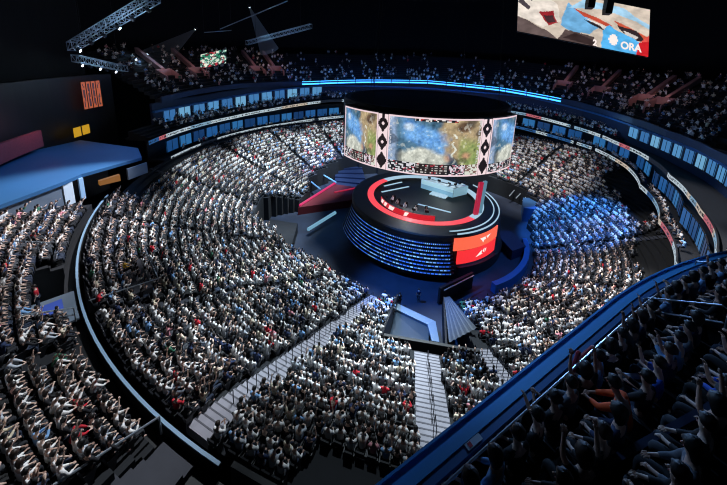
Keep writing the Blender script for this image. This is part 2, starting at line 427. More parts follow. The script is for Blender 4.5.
# ------------------------------------------------------------------ people
def skin_obj(nodes, edges, sub=1, root='pelvis'):
    keys = list(nodes); me = bpy.data.meshes.new('tmp'); me.from_pydata([nodes[k][0] for k in keys], [(keys.index(a), keys.index(b)) for a, b in edges], [])
    o = bpy.data.objects.new('tmp', me); COL.objects.link(o)
    md = o.modifiers.new('s', 'SKIN'); md.use_smooth_shade = True; md.branch_smoothing = .3
    for i, k in enumerate(keys):
        v = me.skin_vertices[0].data[i]; r = nodes[k][1]; v.radius = r if isinstance(r, tuple) else (r, r); v.use_root = (k == root)
    if sub: o.modifiers.new('u', 'SUBSURF').levels = sub
    dg = bpy.context.evaluated_depsgraph_get(); ev = o.evaluated_get(dg); m2 = ev.to_mesh()
    V = [tuple(v.co) for v in m2.vertices]; Fc = [tuple(p.vertices) for p in m2.polygons]; ev.to_mesh_clear()
    bpy.data.objects.remove(o); bpy.data.meshes.remove(me)
    return V, Fc
def add(mb, VF, mi=0):
    b = len(mb.v); mb.v += VF[0]
    for f in VF[1]: mb.f.append(tuple(b+i for i in f)); mb.m.append(mi); mb.c.append(None)
POSES = {}
def lerp(a, b, t): return tuple(a[i]+(b[i]-a[i])*t for i in range(3))
def make_pose(name, stand=False, lean=0.0, arms=None, head=(0,0), long_hair=False):
    """arms: per side (elbow, wrist) relative to the shoulder"""
    hz = .95 if stand else .5
    def T(x, y, z): return (x, y+lean*(z-hz), z-abs(lean)*.18*(z-hz))
    N = {'pelvis':((0,0,hz),(.155,.115)), 'spine':(T(0,-.02,hz+.24),(.14,.10)), 'chest':(T(0,0,hz+.43),(.165,.105)), 'neck0':(T(0,.0,hz+.55),(.075,.06)),
         'neck':(T(0,.015,hz+.62),.052), 'jaw':(T(head[0]*.3,.045,hz+.69),.07), 'skull':(T(head[0]*.5,.04,hz+.78),.098), 'crown':(T(head[0]*.5,.03,hz+.85),.062)}
    E = [('pelvis','spine'),('spine','chest'),('chest','neck0'),('neck0','neck'),('neck','jaw'),('jaw','skull'),('skull','crown')]
    arms = arms or (((.06,.1,-.25),(-.06,.33,-.32)),)*2
    for s, sd in ((-1,'l'),(1,'r')):
        el, wr = arms[0 if s < 0 else 1]
        sh = T(s*.185,0,hz+.5); N['sh'+sd] = (sh,.062)
        N['el'+sd] = ((sh[0]+s*el[0], sh[1]+el[1], sh[2]+el[2]),.043); N['wr'+sd] = ((sh[0]+s*wr[0], sh[1]+wr[1], sh[2]+wr[2]),.029)
        e_, w_ = Vector(N['el'+sd][0]), Vector(N['wr'+sd][0]); d = (w_-e_).normalized()
        N['pa'+sd] = (tuple(w_+d*.07),(.04,.018)); E += [('chest','sh'+sd),('sh'+sd,'el'+sd),('el'+sd,'wr'+sd),('wr'+sd,'pa'+sd)]
        N['hp'+sd] = ((s*.09, .02, hz-.04),.092)
        if stand: kn, an, to = (s*.1,.02,.5), (s*.1,-.01,.09), (s*.11,.14,.04)
        else: kn, an, to = (s*.13,.44,.5), (s*.12,.42,.1), (s*.12,.56,.05)
        N['kn'+sd] = (kn,.062); N['an'+sd] = (an,.043); N['to'+sd] = (to,.04)
        E += [('pelvis','hp'+sd),('hp'+sd,'kn'+sd),('kn'+sd,'an'+sd),('an'+sd,'to'+sd)]
    body = MB(); add(body, skin_obj(N, E, 1))
    for s, sd in ((-1,'l'),(1,'r')):       # fingers and thumb
        w_ = Vector(N['wr'+sd][0]); pa = Vector(N['pa'+sd][0]); d = (pa-w_).normalized(); x = d.cross(Vector((0,0,1)));
        if x.length < .2: x = Vector((1,0,0))
        x.normalize(); nrm = x.cross(d).normalized()
        for i, (off, ln) in enumerate(((-.03,.06),(-.01,.075),(.01,.072),(.03,.058))):
            q = pa+x*off*1.1; body.tube([q-d*.015, q+d*ln*.5+nrm*.004, q+d*ln*.8-nrm*.012, q+d*ln-nrm*.03], [.011,.010,.009,.006], 5)
        q = w_+d*.03; body.tube([q, q-x*s*.035+d*.03, q-x*s*.05+d*.06-nrm*.01], [.014,.012,.008], 5)
    hd = Vector(N['skull'][0]); fy = .092
    body.tube([hd+Vector((0,fy-.01,.01)), hd+Vector((0,fy+.016,-.03)), hd+Vector((0,fy-.005,-.04))], [.008,.014,.01], 6)   # nose
    for s in (-1, 1):
        body.ball(hd+Vector((s*.095,0,-.015)), .022, 6, 5, 0, (.5,.8,1.3)); body.ball(hd+Vector((s*.035,fy-.012,.005)), .012, 6, 5, 1, (1.2,.6,.7))
    body.ball(hd+Vector((0,fy-.012,-.062)), .02, 6, 4, 2, (1.2,.4,.35))
    # hair
    hair = MB(); nu, nv = 14, 8
    b = len(hair.v)
    for j in range(nv+1):
        for i in range(nu):
            a = 2*PI*i/nu; front = max(0, math.sin(a)); lim = (1.9 if not long_hair else 2.35)-front*.95
            ph = .02+lim*j/nv; rr = .112+.008*math.sin(5*a+j)+(.012 if long_hair and j > 5 else 0)
            hair.v.append((hd.x+rr*math.sin(ph)*math.cos(a)*1.0, hd.y-.008+rr*math.sin(ph)*math.sin(a)*1.05, hd.z+.022+rr*math.cos(ph)*1.08-(.1*max(0,j-5)/3 if long_hair and front < .3 else 0)))
    for j in range(nv):
        for i in range(nu):
            k = (i+1) % nu; hair.f.append((b+j*nu+i, b+(j+1)*nu+i, b+(j+1)*nu+k, b+j*nu+k)); hair.m.append(0); hair.c.append(None)
    hair.f.append(tuple(b+i for i in range(nu))); hair.m.append(0); hair.c.append(None)
    # shirt and trousers
    g = lambda k, e: (N[k][0], tuple(v+e for v in N[k][1]) if isinstance(N[k][1], tuple) else N[k][1]+e)
    S = {k: g(k, .022) for k in ('pelvis','spine','chest','shl','shr')}; S['collar'] = (lerp(N['chest'][0], N['neck0'][0], .9),(.085,.07))
    SE = [('pelvis','spine'),('spine','chest'),('chest','collar'),('chest','shl'),('chest','shr')]
    for sd in 'lr':
        if name in ('rest','clap','rest_long','lean'): S['sl'+sd] = (N['el'+sd][0], .058); S['cu'+sd] = (lerp(N['el'+sd][0], N['wr'+sd][0], .8), .045); SE += [('sh'+sd,'sl'+sd),('sl'+sd,'cu'+sd)]
        else: S['sl'+sd] = (lerp(N['sh'+sd][0], N['el'+sd][0], .72), .066); SE.append(('sh'+sd,'sl'+sd))
    S['pelvis'] = ((0,0,hz+.03),(.175,.135))
    shirt = MB(); add(shirt, skin_obj(S, SE, 1))
    Tn = {k: g(k, .016) for k in ('hpl','hpr','knl','knr','anl','anr')}; Tn['pelvis'] = ((0,0,hz-.02),(.168,.13))
    for sd in 'lr': Tn['an'+sd] = (lerp(N['kn'+sd][0], N['an'+sd][0], .9), .062)
    tr = MB(); add(tr, skin_obj(Tn, [('pelvis','hpl'),('hpl','knl'),('knl','anl'),('pelvis','hpr'),('hpr','knr'),('knr','anr')], 1))
    o = {}
    for key, m_, mats in (('body', body, [M['skin'], M['eye'], mat('lip', h('8a4038'), .5)]), ('hair', hair, [M['hair']]), ('shirt', shirt, [M['shirt']]), ('trousers', tr, [M['trouser']])):
        t_ = m_.build('tmp', mats, None, True); o[key] = t_.data; bpy.data.objects.remove(t_)
    POSES[name] = o
make_pose('rest')
make_pose('rest_long', long_hair=True)
make_pose('lean', lean=.35, arms=(((.03,.2,-.2),(-.1,.4,-.3)),)*2)
make_pose('phone', arms=(((.06,.1,-.25),(-.06,.33,-.32)), ((.06,.22,-.02),(-.02,.3,.24))))
make_pose('cheer', arms=(((.1,.1,.2),(.08,.16,.46)),)*2, long_hair=True)
make_pose('clap', arms=(((.05,.16,-.2),(-.13,.36,-.05)),)*2)
make_pose('stand', stand=True, arms=(((.06,-.02,-.28),(.06,.06,-.52)),)*2)
SHIRTS = {'white':'e8e6e4','pale grey':'b4bac2','black':'14141a','dark blue':'1c2c50','light blue':'7aa6d4','red':'c02030','grey':'5c626c','cream':'d8ccb4','pink':'d08a94','green':'2f6a50','orange':'d8501c','yellow':'d8a82a','blue':'2454b8'}
SNAMES = ['white']*50+['pale grey']*12+['black']*28+['dark blue']*7+['light blue']*6+['red']*3+['grey']*9+['cream']*5+['pink']*2+['green']*1
def person(pose, loc, rz, shirt, label, group=None):
    P = POSES[pose]; o = link('person', P['body']); o.location = loc; o.rotation_euler = (0,0,rz)
    for key in ('hair','shirt','trousers'):
        c = link(key, P[key], o)
        if key == 'shirt': c.color = (*h(SHIRTS[shirt]), 1)
    return tag(o, label, 'person', group)

# far-crowd body: one small mesh repeated with numpy
def lod_person(arm):
    V, Fc, K = [], [], []      # K: 0 skin 1 hair 2 shirt 3 trousers
    def ringtube(rings, kind, cap=True):
        b = len(V); n = len(rings[0])
        for r in rings: V.extend(r); K.extend([kind]*len(r))
        for i in range(len(rings)-1):
            for k in range(n): Fc.append((b+i*n+k, b+i*n+(k+1) % n, b+(i+1)*n+(k+1) % n, b+(i+1)*n+k))
        if n == 4: Fc.append((b+3, b+2, b+1, b)); e = b+(len(rings)-1)*n; Fc.append((e, e+1, e+2, e+3))
        if n == 6:
            e = b+(len(rings)-1)*n; Fc.append((e, e+1, e+2, e+3)); Fc.append((e, e+3, e+4, e+5))
    hexr = lambda x, y, z, rx, ry: [(x+rx*math.cos(2*PI*k/6), y+ry*math.sin(2*PI*k/6), z) for k in range(6)]
    ringtube([hexr(0,0,.44,.19,.14), hexr(0,-.02,.72,.17,.12), hexr(0,0,.96,.22,.12), hexr(0,.01,1.05,.13,.09), hexr(0,.02,1.1,.06,.05)], 2)
    b = len(V)
    ringtube([hexr(0,.03,1.1,.05,.05), hexr(0,.05,1.16,.08,.09), hexr(0,.045,1.24,.095,.105), hexr(0,.035,1.33,.085,.09), hexr(0,.03,1.38,.04,.04)], 0)
    for i in range(b, len(V)):
        x, y, z = V[i]
        if z > 1.3 or y < .06: K[i] = 1 if z > 1.12 else K[i]
    sq = lambda x, y, z, r, ax: [(x-r,y,z-r),(x+r,y,z-r),(x+r,y,z+r),(x-r,y,z+r)] if ax == 'y' else [(x-r,y-r,z),(x+r,y-r,z),(x+r,y+r,z),(x-r,y+r,z)]
    for s in (-1, 1):
        ringtube([sq(s*.1,.0,.47,.09,'y'), sq(s*.12,.45,.47,.07,'y')], 3); ringtube([sq(s*.12,.44,.5,.06,'z'), sq(s*.12,.46,.05,.05,'z')], 3)
        if arm == 0: el, wr = (s*.25,.08,.78), (s*.12,.33,.68)
        elif arm == 1: el, wr = (s*.28,.12,1.15), (s*.24,.2,1.42)
        else: el, wr = (s*.24,.2,.85), (s*.06,.38,.95)
        sh = (s*.21,0,1.0); ax = 'z' if arm < 2 else 'y'
        ringtube([sq(*sh,.06,'z'), sq(*el,.05,ax)], 2); ringtube([sq(*el,.045,ax), sq(*wr,.035,ax)], 0)
    return np.array(V), Fc, np.array(K)
LOD = [lod_person(i) for i in range(3)]
PAL_SH = np.array([h(SHIRTS[s]) for s in SNAMES]); PAL_SK = np.array([h(x) for x in ('d2b3a2','c4a494','dcc0b0','ae8c7c')]); PAL_HR = np.array([h(x) for x in ('120f0e','1a1412','0c0c0e','2a1d16')]); PAL_TR = np.array([h(x) for x in ('15181f','1e2a3e','0e0e10','35383e')])
def mass(name, pts, label, cat):
    """pts: list of (x,y,z,rz)"""
    P = np.array(pts); VV, FF, CC, LT = [], [], [], []; off = 0
    which = RNG.choice(3, len(P), p=[.66,.14,.2])
    for w in range(3):
        V, Fc, K = LOD[w]; Q = P[which == w]; n = len(Q)
        if not n: continue
        rz = Q[:,3]+RNG.normal(0,.2,n); sc = RNG.uniform(.92,1.06,n); c, s = np.cos(rz)*sc, np.sin(rz)*sc
        lean = RNG.uniform(-.1,.3,n)
        y = V[None,:,1]+lean[:,None]*np.maximum(V[None,:,2]-.5,0)
        X = Q[:,0,None]+c[:,None]*V[None,:,0]-s[:,None]*y; Y = Q[:,1,None]+s[:,None]*V[None,:,0]+c[:,None]*y; Z = Q[:,2,None]+V[None,:,2]*sc[:,None]
        VV.append(np.stack([X,Y,Z],-1).reshape(-1,3))
        cols = np.stack([PAL_SK[RNG.integers(0,4,n)], PAL_HR[RNG.integers(0,4,n)], PAL_SH[RNG.integers(0,len(PAL_SH),n)], PAL_TR[RNG.integers(0,4,n)]],1)
        CC.append(cols[:,K].reshape(-1,3))
        base = np.array([i for f in Fc for i in f]); ln = [len(f) for f in Fc]
        FF.append((base[None,:]+(off+np.arange(n)*len(V))[:,None]).ravel()); LT += ln*n; off += n*len(V)
    VV = np.concatenate(VV); CC = np.concatenate(CC); FF = np.concatenate(FF); LT = np.array(LT)
    me = bpy.data.meshes.new(name); me.vertices.add(len(VV)); me.vertices.foreach_set('co', VV.ravel().astype(np.float32))
    me.loops.add(len(FF)); me.loops.foreach_set('vertex_index', FF.astype(np.int32)); me.polygons.add(len(LT))
    me.polygons.foreach_set('loop_start', np.concatenate([[0], np.cumsum(LT)[:-1]]).astype(np.int32)); me.polygons.foreach_set('loop_total', LT.astype(np.int32))
    at = me.color_attributes.new('Col', 'FLOAT_COLOR', 'POINT'); at.data.foreach_set('color', np.c_[CC, np.ones(len(CC))].ravel().astype(np.float32))
    me.materials.append(M['attr']); me.update(); me.validate()
    o = link(name, me); return tag(o, label, cat, None, 'stuff')

# places of the audience
LEFT_HOLES = [(-140.5,-131.2,0,44.6),(-155,-150.5,46.0,60)]
near_cand = []; crowd = []
for k in range(NROW+1):
    r, z = rrow(k)+.62, zrow(k)
    n = int(2*PI*r/.55); ph = RNG.random()
    for i in range(n):
        th = wrap(360*(i+ph)/n)
        if rrow(k) < R0TAB(th)-.4 or in_aisle(r, th): continue
        if k > 26 and not -160 < th < -108: continue
        if k > KMAX(th)+RNG.random() and not (-20 < th < -11 and k < 20 and RNG.random() < .5): continue   # closed dark block
        th += RNG.normal(0,.05/r*57.3)
        x, y, _ = polar(r+RNG.normal(0,.07), th); q = proj((x, y, z+1))
        if not (-60 < q[0] < 800 and q[1] < 560) or q[2] < 1: continue
        if RNG.random() < .035: continue
        face = math.atan2(CY-y, CX-x)-PI/2
        (near_cand if (q[2] < 27 and 0 < q[0] < 600 and q[1] < 484) else crowd).append((x, y, z, face, k, th, q))
# tier behind the walkway
LR0, LZ0 = 42.75, 11.3
def in_hole(r, th): return any(a < th < b and r0 < r < r1 for a, b, r0, r1 in LEFT_HOLES)
for k in range(9):
    r, z = LR0+.72*k+.45, LZ0+.38*k
    n = int(2*PI*r/.5); ph = RNG.random()
    for i in range(n):
        th = wrap(360*(i+ph)/n)
        if not -154 < th < -116.5 or in_hole(r, th) or abs(wrap(th+126.5))*r < 36: continue
        x, y, _ = polar(r, th); q = proj((x, y, z+1))
        if not (-60 < q[0] < 800 and q[1] < 560) or q[2] < 1 or RNG.random() < .04: continue
        face = math.atan2(CY-y, CX-x)-PI/2
        (near_cand if (q[2] < 22 and 0 < q[0] < 600 and q[1] < 484) else crowd).append((x, y, z, face, 100+k, th, q))
RX = [399.8,460,523.9,598.3,647.8,700]; RY = [482,446,381,320,279.4,255]
def hidden_by_rail(q): return q[0] > 395 and q[1] > np.interp(q[0], RX, RY)-6
crowd += [c for c in near_cand if hidden_by_rail(c[6])]; near_cand = [c for c in near_cand if not hidden_by_rail(c[6])]
near_cand.sort(key=lambda c: c[6][2])
N_NEAR = 225
indiv = near_cand[:N_NEAR]; crowd += near_cand[N_NEAR:]
# loge and upper-deck audience
for k in range(4):
    n = 470
    for i in range(n):
        th = 16+160*(i+RNG.random()*.3)/n
        if RNG.random() < .68: continue
        r = RIB1(th)+1.0+.85*k+.3; x, y, _ = polar(r, th); crowd.append((x, y, Z1(th)-.1+.3*k, math.atan2(CY-y, CX-x)-PI/2, 0, th, None))
for th in np.arange(-48, 175, .75):
    if RNG.random() < .5:
        x, y, _ = polar(RIB2(th)+.7, th); crowd.append((x, y, Z2(th)-.45, math.atan2(CY-y, CX-x)-PI/2, 0, th, None))
for k in range(NU):
    n = 560
    for i in range(n):
        th = -18+191*(i+RNG.random()*.3)/n
        if RNG.random() < .82 or min(abs(th-a) for a in (165,157,139,133,120,105,90,75,60,39,29,16,10,0)) < 1.3: continue
        if 44 < th < 128 and k > 5 and RNG.random() < .75: continue
        r = FAS(th)+.3+k*UROW+.55; x, y, _ = polar(r, th); crowd.append((x, y, ZF(th)-.3+k*URISE, math.atan2(CY-y, CX-x)-PI/2, 0, th, None))

# seats
def seat_mb(mb=None):
    mb = mb or MB()
    mb.hexa([(-.23,-.2,.40),(.23,-.2,.40),(-.23,.25,.43),(.23,.25,.43),(-.23,-.2,.45),(.23,-.2,.45),(-.23,.25,.49),(.23,.25,.49)])
    mb.hexa([(-.23,-.32,.44),(.23,-.32,.44),(-.23,-.25,.44),(.23,-.25,.44),(-.2,-.42,.88),(.2,-.42,.88),(-.2,-.36,.9),(.2,-.36,.9)])
    for s in (-1, 1): mb.hexa([(s*.25-.02,-.25,.0),(s*.25+.02,-.25,.0),(s*.25-.02,-.1,.0),(s*.25+.02,-.1,.0),(s*.25-.02,-.3,.62),(s*.25+.02,-.3,.62),(s*.25-.02,.12,.62),(s*.25+.02,.12,.62)])
    return mb
o = seat_mb().build('stadium_seat', M['seat']); SEAT = o.data; bpy.data.objects.remove(o)
def seat_mass(pts):
    V = np.array([v.co[:] for v in SEAT.vertices]); base = np.array([i for p_ in SEAT.polygons for i in p_.vertices]); ln = [len(p_.vertices) for p_ in SEAT.polygons]
    P = np.array(pts); n = len(P); c, s = np.cos(P[:,3]), np.sin(P[:,3])
    X = P[:,0,None]+c[:,None]*V[None,:,0]-s[:,None]*V[None,:,1]; Y = P[:,1,None]+s[:,None]*V[None,:,0]+c[:,None]*V[None,:,1]; Z = P[:,2,None]+V[None,:,2]+0*c[:,None]
    VV = np.stack([X,Y,Z],-1).reshape(-1,3); FF = (base[None,:]+(np.arange(n)*len(V))[:,None]).ravel(); LT = np.array(ln*n)
    me = bpy.data.meshes.new('stadium_seats'); me.vertices.add(len(VV)); me.vertices.foreach_set('co', VV.ravel().astype(np.float32))
    me.loops.add(len(FF)); me.loops.foreach_set('vertex_index', FF.astype(np.int32)); me.polygons.add(len(LT))
    me.polygons.foreach_set('loop_start', np.concatenate([[0], np.cumsum(LT)[:-1]]).astype(np.int32)); me.polygons.foreach_set('loop_total', LT.astype(np.int32))
    me.materials.append(M['seat']); me.update(); me.validate()
    return tag(link('stadium_seats', me), 'rows of dark seats under the packed audience round the bowl', 'seats', None, 'stuff')
seat_mass([c[:4] for c in crowd if c[6] is not None and c[6][2] < 60])
mass('crowd', [c[:4] for c in crowd], 'packed audience seated all round the bowl and on the far decks', 'crowd')

# individual spectators of the lower bowl, with their seats
def where(k, th, r):
    if k >= 100:
        m = int(round(abs(th+116)*rad(1)*r/.55))+1
        return f'{ordn(k-99)} row behind walkway wall, {ordn(m)} seat from tier end'
    row = k
    if th < -131: a, nm = -131, 'beyond grey stairs past the diagonal stairs'
    elif th < -115: a, nm = -115, 'left of diagonal pale stairs'
    elif th < -107: a, nm = -115, 'right of diagonal pale stairs'
    elif th < -99.5: a, nm = -99.5, 'left of wide centre stairs'
    elif th < -94.5: a, nm = -99.5, 'right of wide centre stairs'
    elif th < -89.5: a, nm = -89.5, 'left of narrow ramp stairs'
    else: a, nm = -89.5, 'right of narrow ramp stairs'
    m = int(abs(wrap(th-a))*rad(1)*r/.55)
    return f'bowl row {row}, {ordn(max(m,1))} seat {nm}'
used = {}
poses_near = ['rest','rest_long','lean','rest','clap','phone','rest_long','cheer']
seen = set()
for x, y, z, face, k, th, q in indiv:
    s = random.choice(SNAMES); r = math.hypot(x-CX, y-CY); w = where(k, th, r)
    while w in seen:
        import re
        w = re.sub(r'(\d+)(st|nd|rd|th) seat', lambda g: ordn(int(g.group(1))+1)+' seat', w)
    seen.add(w)
    person(random.choice(poses_near), (x, y, z), face+random.gauss(0,.15), s, f'spectator in {s} top, {w}', 'spectators in the lower bowl')
    so = link('stadium_seat', SEAT); so.location = (x, y, z); so.rotation_euler = (0,0,face)
    tag(so, f'dark seat under the spectator, {w}', 'seat', 'seats in the lower bowl')

# ------------------------------------------------------------------ near upper deck
DA = Vector((.73,3.4,0)); DE = Vector((.85,.526,0)).normalized(); DN = Vector((DE.y,-DE.x,0))
def heading(s): return rad(31.75-float(np.interp(s, [7.5,16], [0,19])))
def dk(s, d, z=0.0):
    q = DA+DE*min(s, 7.5); t = 7.5
    while t < s-1e-6:
        e = min(.25, s-t); a = heading(t+e/2); q = q+Vector((math.cos(a), math.sin(a), 0))*e; t += e
    a = heading(s); return Vector((q.x+math.sin(a)*d, q.y-math.cos(a)*d, z))
DFACE = math.atan2(-DN.y, -DN.x)-PI/2
DROW, DRISE, DZ = .8, .52, 20.9
mb = MB()
def dbox(mb, s0, s1, d0, d1, z0, z1, mi=0):
    ss = [s0]+[float(t) for t in np.arange(8, 26, 1.0) if s0 < t < s1]+[s1]
    b = len(mb.v)
    for q in ss: mb.v += [tuple(dk(q,d0,z0)), tuple(dk(q,d1,z0)), tuple(dk(q,d1,z1)), tuple(dk(q,d0,z1))]
    for i in range(len(ss)-1):
        for j in range(4): mb.f.append((b+4*i+j, b+4*i+(j+1)%4, b+4*i+4+(j+1)%4, b+4*i+4+j)); mb.m.append(mi); mb.c.append(None)
    e = b+4*(len(ss)-1); mb.f += [(b,b+3,b+2,b+1), (e,e+1,e+2,e+3)]; mb.m += [mi,mi]; mb.c += [None,None]
for j in range(6): dbox(mb, -6, 26, .12+DROW*j, .12+DROW*(j+1), DZ+DRISE*j-1.2, DZ+DRISE*j)
struct(mb.build('floor_near_deck', M['black']))
rail = empty('balcony_rail', dk(6,0,DZ)); tag(rail, 'blue balcony rail with a steel handrail along the near upper deck', 'railing')
def rp(mb, name, m):
    o = mb.build(name, m, rail); o.matrix_parent_inverse = Matrix.Translation(rail.location).inverted(); return o
mb = MB(); dbox(mb, -6, 17.5, -.02, .12, DZ-2.0, DZ+.75); rp(mb, 'wall', M['navy'])
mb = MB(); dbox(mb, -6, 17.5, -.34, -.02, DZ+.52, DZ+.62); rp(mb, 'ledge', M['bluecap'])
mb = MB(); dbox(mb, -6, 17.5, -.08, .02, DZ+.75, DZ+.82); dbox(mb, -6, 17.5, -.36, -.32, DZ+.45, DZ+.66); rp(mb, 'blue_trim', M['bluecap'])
mb = MB(); dbox(mb, -6, 17.5, .02, .16, DZ+.70, DZ+.80); rp(mb, 'dark_channel', M['bluewall'])
mb = MB(); mb.tube([dk(s,.3,DZ+.98) for s in (-6,0,7,8,9,10,11,12,13,14,15,16,17)], .022, 8)
for s in np.arange(-5, 17, 1.5): mb.tube([dk(s,.3,DZ), dk(s,.3,DZ+.98)], .015, 6)
rp(mb, 'handrail', M['silver'])
mb = MB(); dbox(mb, 1.35, 1.7, .03, .13, DZ+.801, DZ+.815); o = rp(mb, 'seat_sign', mat('sign plate', h('c8d4e0'), .4))
mb = MB(); dbox(mb, 1.40, 1.47, .045, .115, DZ+.815, DZ+.82); rp(mb, 'sign_mark', mat('sign red', h('c03038'), .4))
# individuals on the deck
deck_people = []
SPECIAL = {(1,6):('orange','lean'), (0,8):('light blue','rest'), (1,8):('blue','phone'), (1,10):('light blue','clap'), (2,9):('blue','rest'), (0,11):('grey','cheer'), (0,15):('light blue','phone'), (1,13):('pale grey','cheer')}
for j in range(3):
    for i in range(-1, 30):
        s = .3+.55*i+.2*(j % 2)
        if s > 15.5: continue
        P = dk(s, .12+DROW*j+.45, DZ+DRISE*j); q = proj((P.x, P.y, P.z+.9))
        if not (385 < q[0] < 760 and q[1] < 530) or q[2] < 2.2: continue
        if 7.6 < s < 8.5 and j < 3: continue
        deck_people.append((j, i, s, P))
rowname = ['front row behind blue balcony rail', 'second row of near deck', 'third row of near deck']
for j, i, s, P in deck_people:
    if (j, i) in SPECIAL: sh, po = SPECIAL[(j, i)]
    else:
        if random.random() < .06: continue
        sh = random.choice(['black','dark blue','black','grey','dark blue','black','light blue','grey']); po = random.choice(['rest','rest','rest_long','clap','phone','cheer','rest_long','rest'])
    person(po, P, DFACE+random.gauss(0,.2), sh, f'spectator in {sh} top, {rowname[j]}, {ordn(i+2)} seat up', 'spectators on the near deck')
    so = link('stadium_seat', SEAT); so.location = P; so.rotation_euler = (0,0,DFACE)
    tag(so, f'dark seat on {rowname[j]}, {ordn(i+2)} seat up from the bottom edge', 'seat', 'seats on the near deck')
def guard(name, pts, r, label, m='silver', posts=(), cat='handrail'):
    mb = MB(); mb.tube(pts, r, 8); 
    for a, b in posts: mb.tube([a, b], r, 6)
    return tag(mb.build(name, M[m]), label, cat)
guard('guard_rail', [dk(8.35,.15,DZ+.35), dk(8.35,.15,DZ+.85), dk(8.34,.25,DZ+.95), dk(8.25,1.5,DZ+1.75), dk(8.24,1.62,DZ+1.72), dk(8.24,1.65,DZ+1.2)], .025, 'grey steel guard rail round the stair opening across the near deck', posts=[(dk(8.35,.15,DZ+.5), dk(8.25,1.6,DZ+1.35))])
guard('guard_rail', [dk(11.9,-.02,DZ+.4), dk(11.9,.0,DZ+.95), dk(12.1,1.6,DZ+1.85), dk(12.1,2.2,DZ+2.2)], .025, 'grey steel guard rail higher up the near deck by the ribbon board end', posts=[(dk(11.9,0,DZ+.6), dk(12.1,1.7,DZ+1.6))])
mb = MB(); a = dk(1.2,.95,DZ); b = dk(6.2,2.45,DZ+1.4)
mb.hexa([a, b, a+DN*.1, b+DN*.1, a+Vector((0,0,.95)), b+Vector((0,0,.75)), a+DN*.1+Vector((0,0,.95)), b+DN*.1+Vector((0,0,.75))])
tag(mb.build('stair_parapet', M['navy']), 'dark blue stair parapet slanting across the near deck corner', 'parapet')
# thunder sticks and phones held on the near deck
def stick(P, Q, m, label):
    mb = MB(); P, Q = Vector(P), Vector(Q); mb.tube([P, lerp(P,Q,.06), lerp(P,Q,.94), Q], [.02,.05,.05,.02], 8); tag(mb.build('thunder_stick', m), label, 'thunder stick', 'inflatable cheering sticks')
mred = mat('red inflatable', h('a8404a'), .3); mblu = mat('white inflatable', h('b8c4dc'), .3)
P = dk(4.6,.12,DZ); stick(P+Vector((0,0,.62)), P+DE*.62+DN*.15+Vector((0,0,1.0)), mred, 'red inflatable cheering stick lying slanted over the balcony rail')
stick(P-DE*.12+DN*.1+Vector((0,0,.6)), P-DE*.05+DN*.12+Vector((0,0,1.2)), mred, 'red inflatable cheering stick held upright by the balcony rail')
P = dk(5.05,.85,DZ+.9); stick(P, P+DE*.5+DN*.35+Vector((0,0,.05)), mblu, 'pale inflatable cheering stick held level in the front rows')

# ------------------------------------------------------------------ pit, ramp and walls near the stage
def wallseg(name, a, b, z0, z1, t, m, z0b=None, z1b=None):
    mb = MB(); A, B = Vector((*a,0)), Vector((*b,0)); n = (B-A).normalized(); n = Vector((-n.y, n.x, 0))*t
    z0b = z0 if z0b is None else z0b; z1b = z1 if z1b is None else z1b
    mb.hexa([A+Vector((0,0,z0)), B+Vector((0,0,z0b)), A+n+Vector((0,0,z0)), B+n+Vector((0,0,z0b)), A+Vector((0,0,z1)), B+Vector((0,0,z1b)), A+n+Vector((0,0,z1)), B+n+Vector((0,0,z1b))])
    return struct(mb.build(name, m))
wallseg('wall_pit_left', polar(18.6,-108.4)[:2], polar(28.2,-107.2)[:2], 0, 2.0, .2, M['black'], 0, 5.9)
wallseg('wall_pit_back', polar(27.6,-107.2)[:2], polar(27.6,-90.6)[:2], 0, 5.2, .25, M['black'])
# slanted blue-lit pit cover with a pale edge
mb = MB(); mb.face([(3.2,30.6,.9),(7.6,28.0,.9),(7.0,25.3,1.6),(2.75,24.9,1.6)]); mb.face([(3.2,30.6,.8),(7.6,28.0,.8),(7.0,25.3,1.5),(2.75,24.9,1.5)][::-1])
cov = mb.build('pit_cover', mat('slate cover', h('1f3040'), .5, noise=.2, nscale=.6)); tag(cov, 'blue-lit cover panel over the entrance pit below the centre stairs', 'panel')
mb = MB(); mb.hexa([(3.0,30.4,.92),(7.5,27.7,.92),(3.3,31.2,.92),(8.3,28.2,.92),(3.0,30.4,1.25),(7.5,27.7,1.25),(3.3,31.2,1.25),(8.3,28.2,1.25)]); mb.hexa([(7.3,25.3,1.5),(8.0,25.2,1.5),(7.4,27.9,.95),(8.3,28.2,.95),(7.3,25.3,1.8),(8.0,25.2,1.8),(7.4,27.9,1.25),(8.3,28.2,1.25)])
mb.build('edge', mat('pale blue edging', h('65798c'), .5), cov)
mb = MB(); pts0 = [(9.75,30.8,2.0),(8.7,24.6,2.4)]; pts1 = [(10.15,30.2,2.6),(11.0,24.5,4.2)]
for i in range(12):
    t0, t1 = i/12, (i+1)/12
    def rs(t, u):
        a = lerp(pts0[0], pts0[1], u); b = lerp(pts1[0], pts1[1], u); q = lerp(a, b, t); return (q[0], q[1], q[2]+.05*math.cos(t*12*PI))
    mb.face([rs(t0,0), rs(t1,0), rs(t1,1), rs(t0,1)])
o = mb.build('drape', mat('silver grey cloth', h('565c64'), .8)); tag(o, 'pleated silver grey drape sloping beside the entrance pit', 'drape')
wallseg('wall_pit_right', (9.7,31.0), (8.4,24.6), 0, 1.9, .2, M['black'])
wallseg('wall_barrier_front', (9.6,31.9), (14.4,34.9), 0, 2.2, .3, M['black'])
mb = MB(); mb.tube([(9.9,31.5,2.3),(14.2,34.3,2.3)], .07, 6); tag(mb.build('barrier_rail', M['silver']), 'long pale rail on the black barrier between pit and stage', 'handrail')
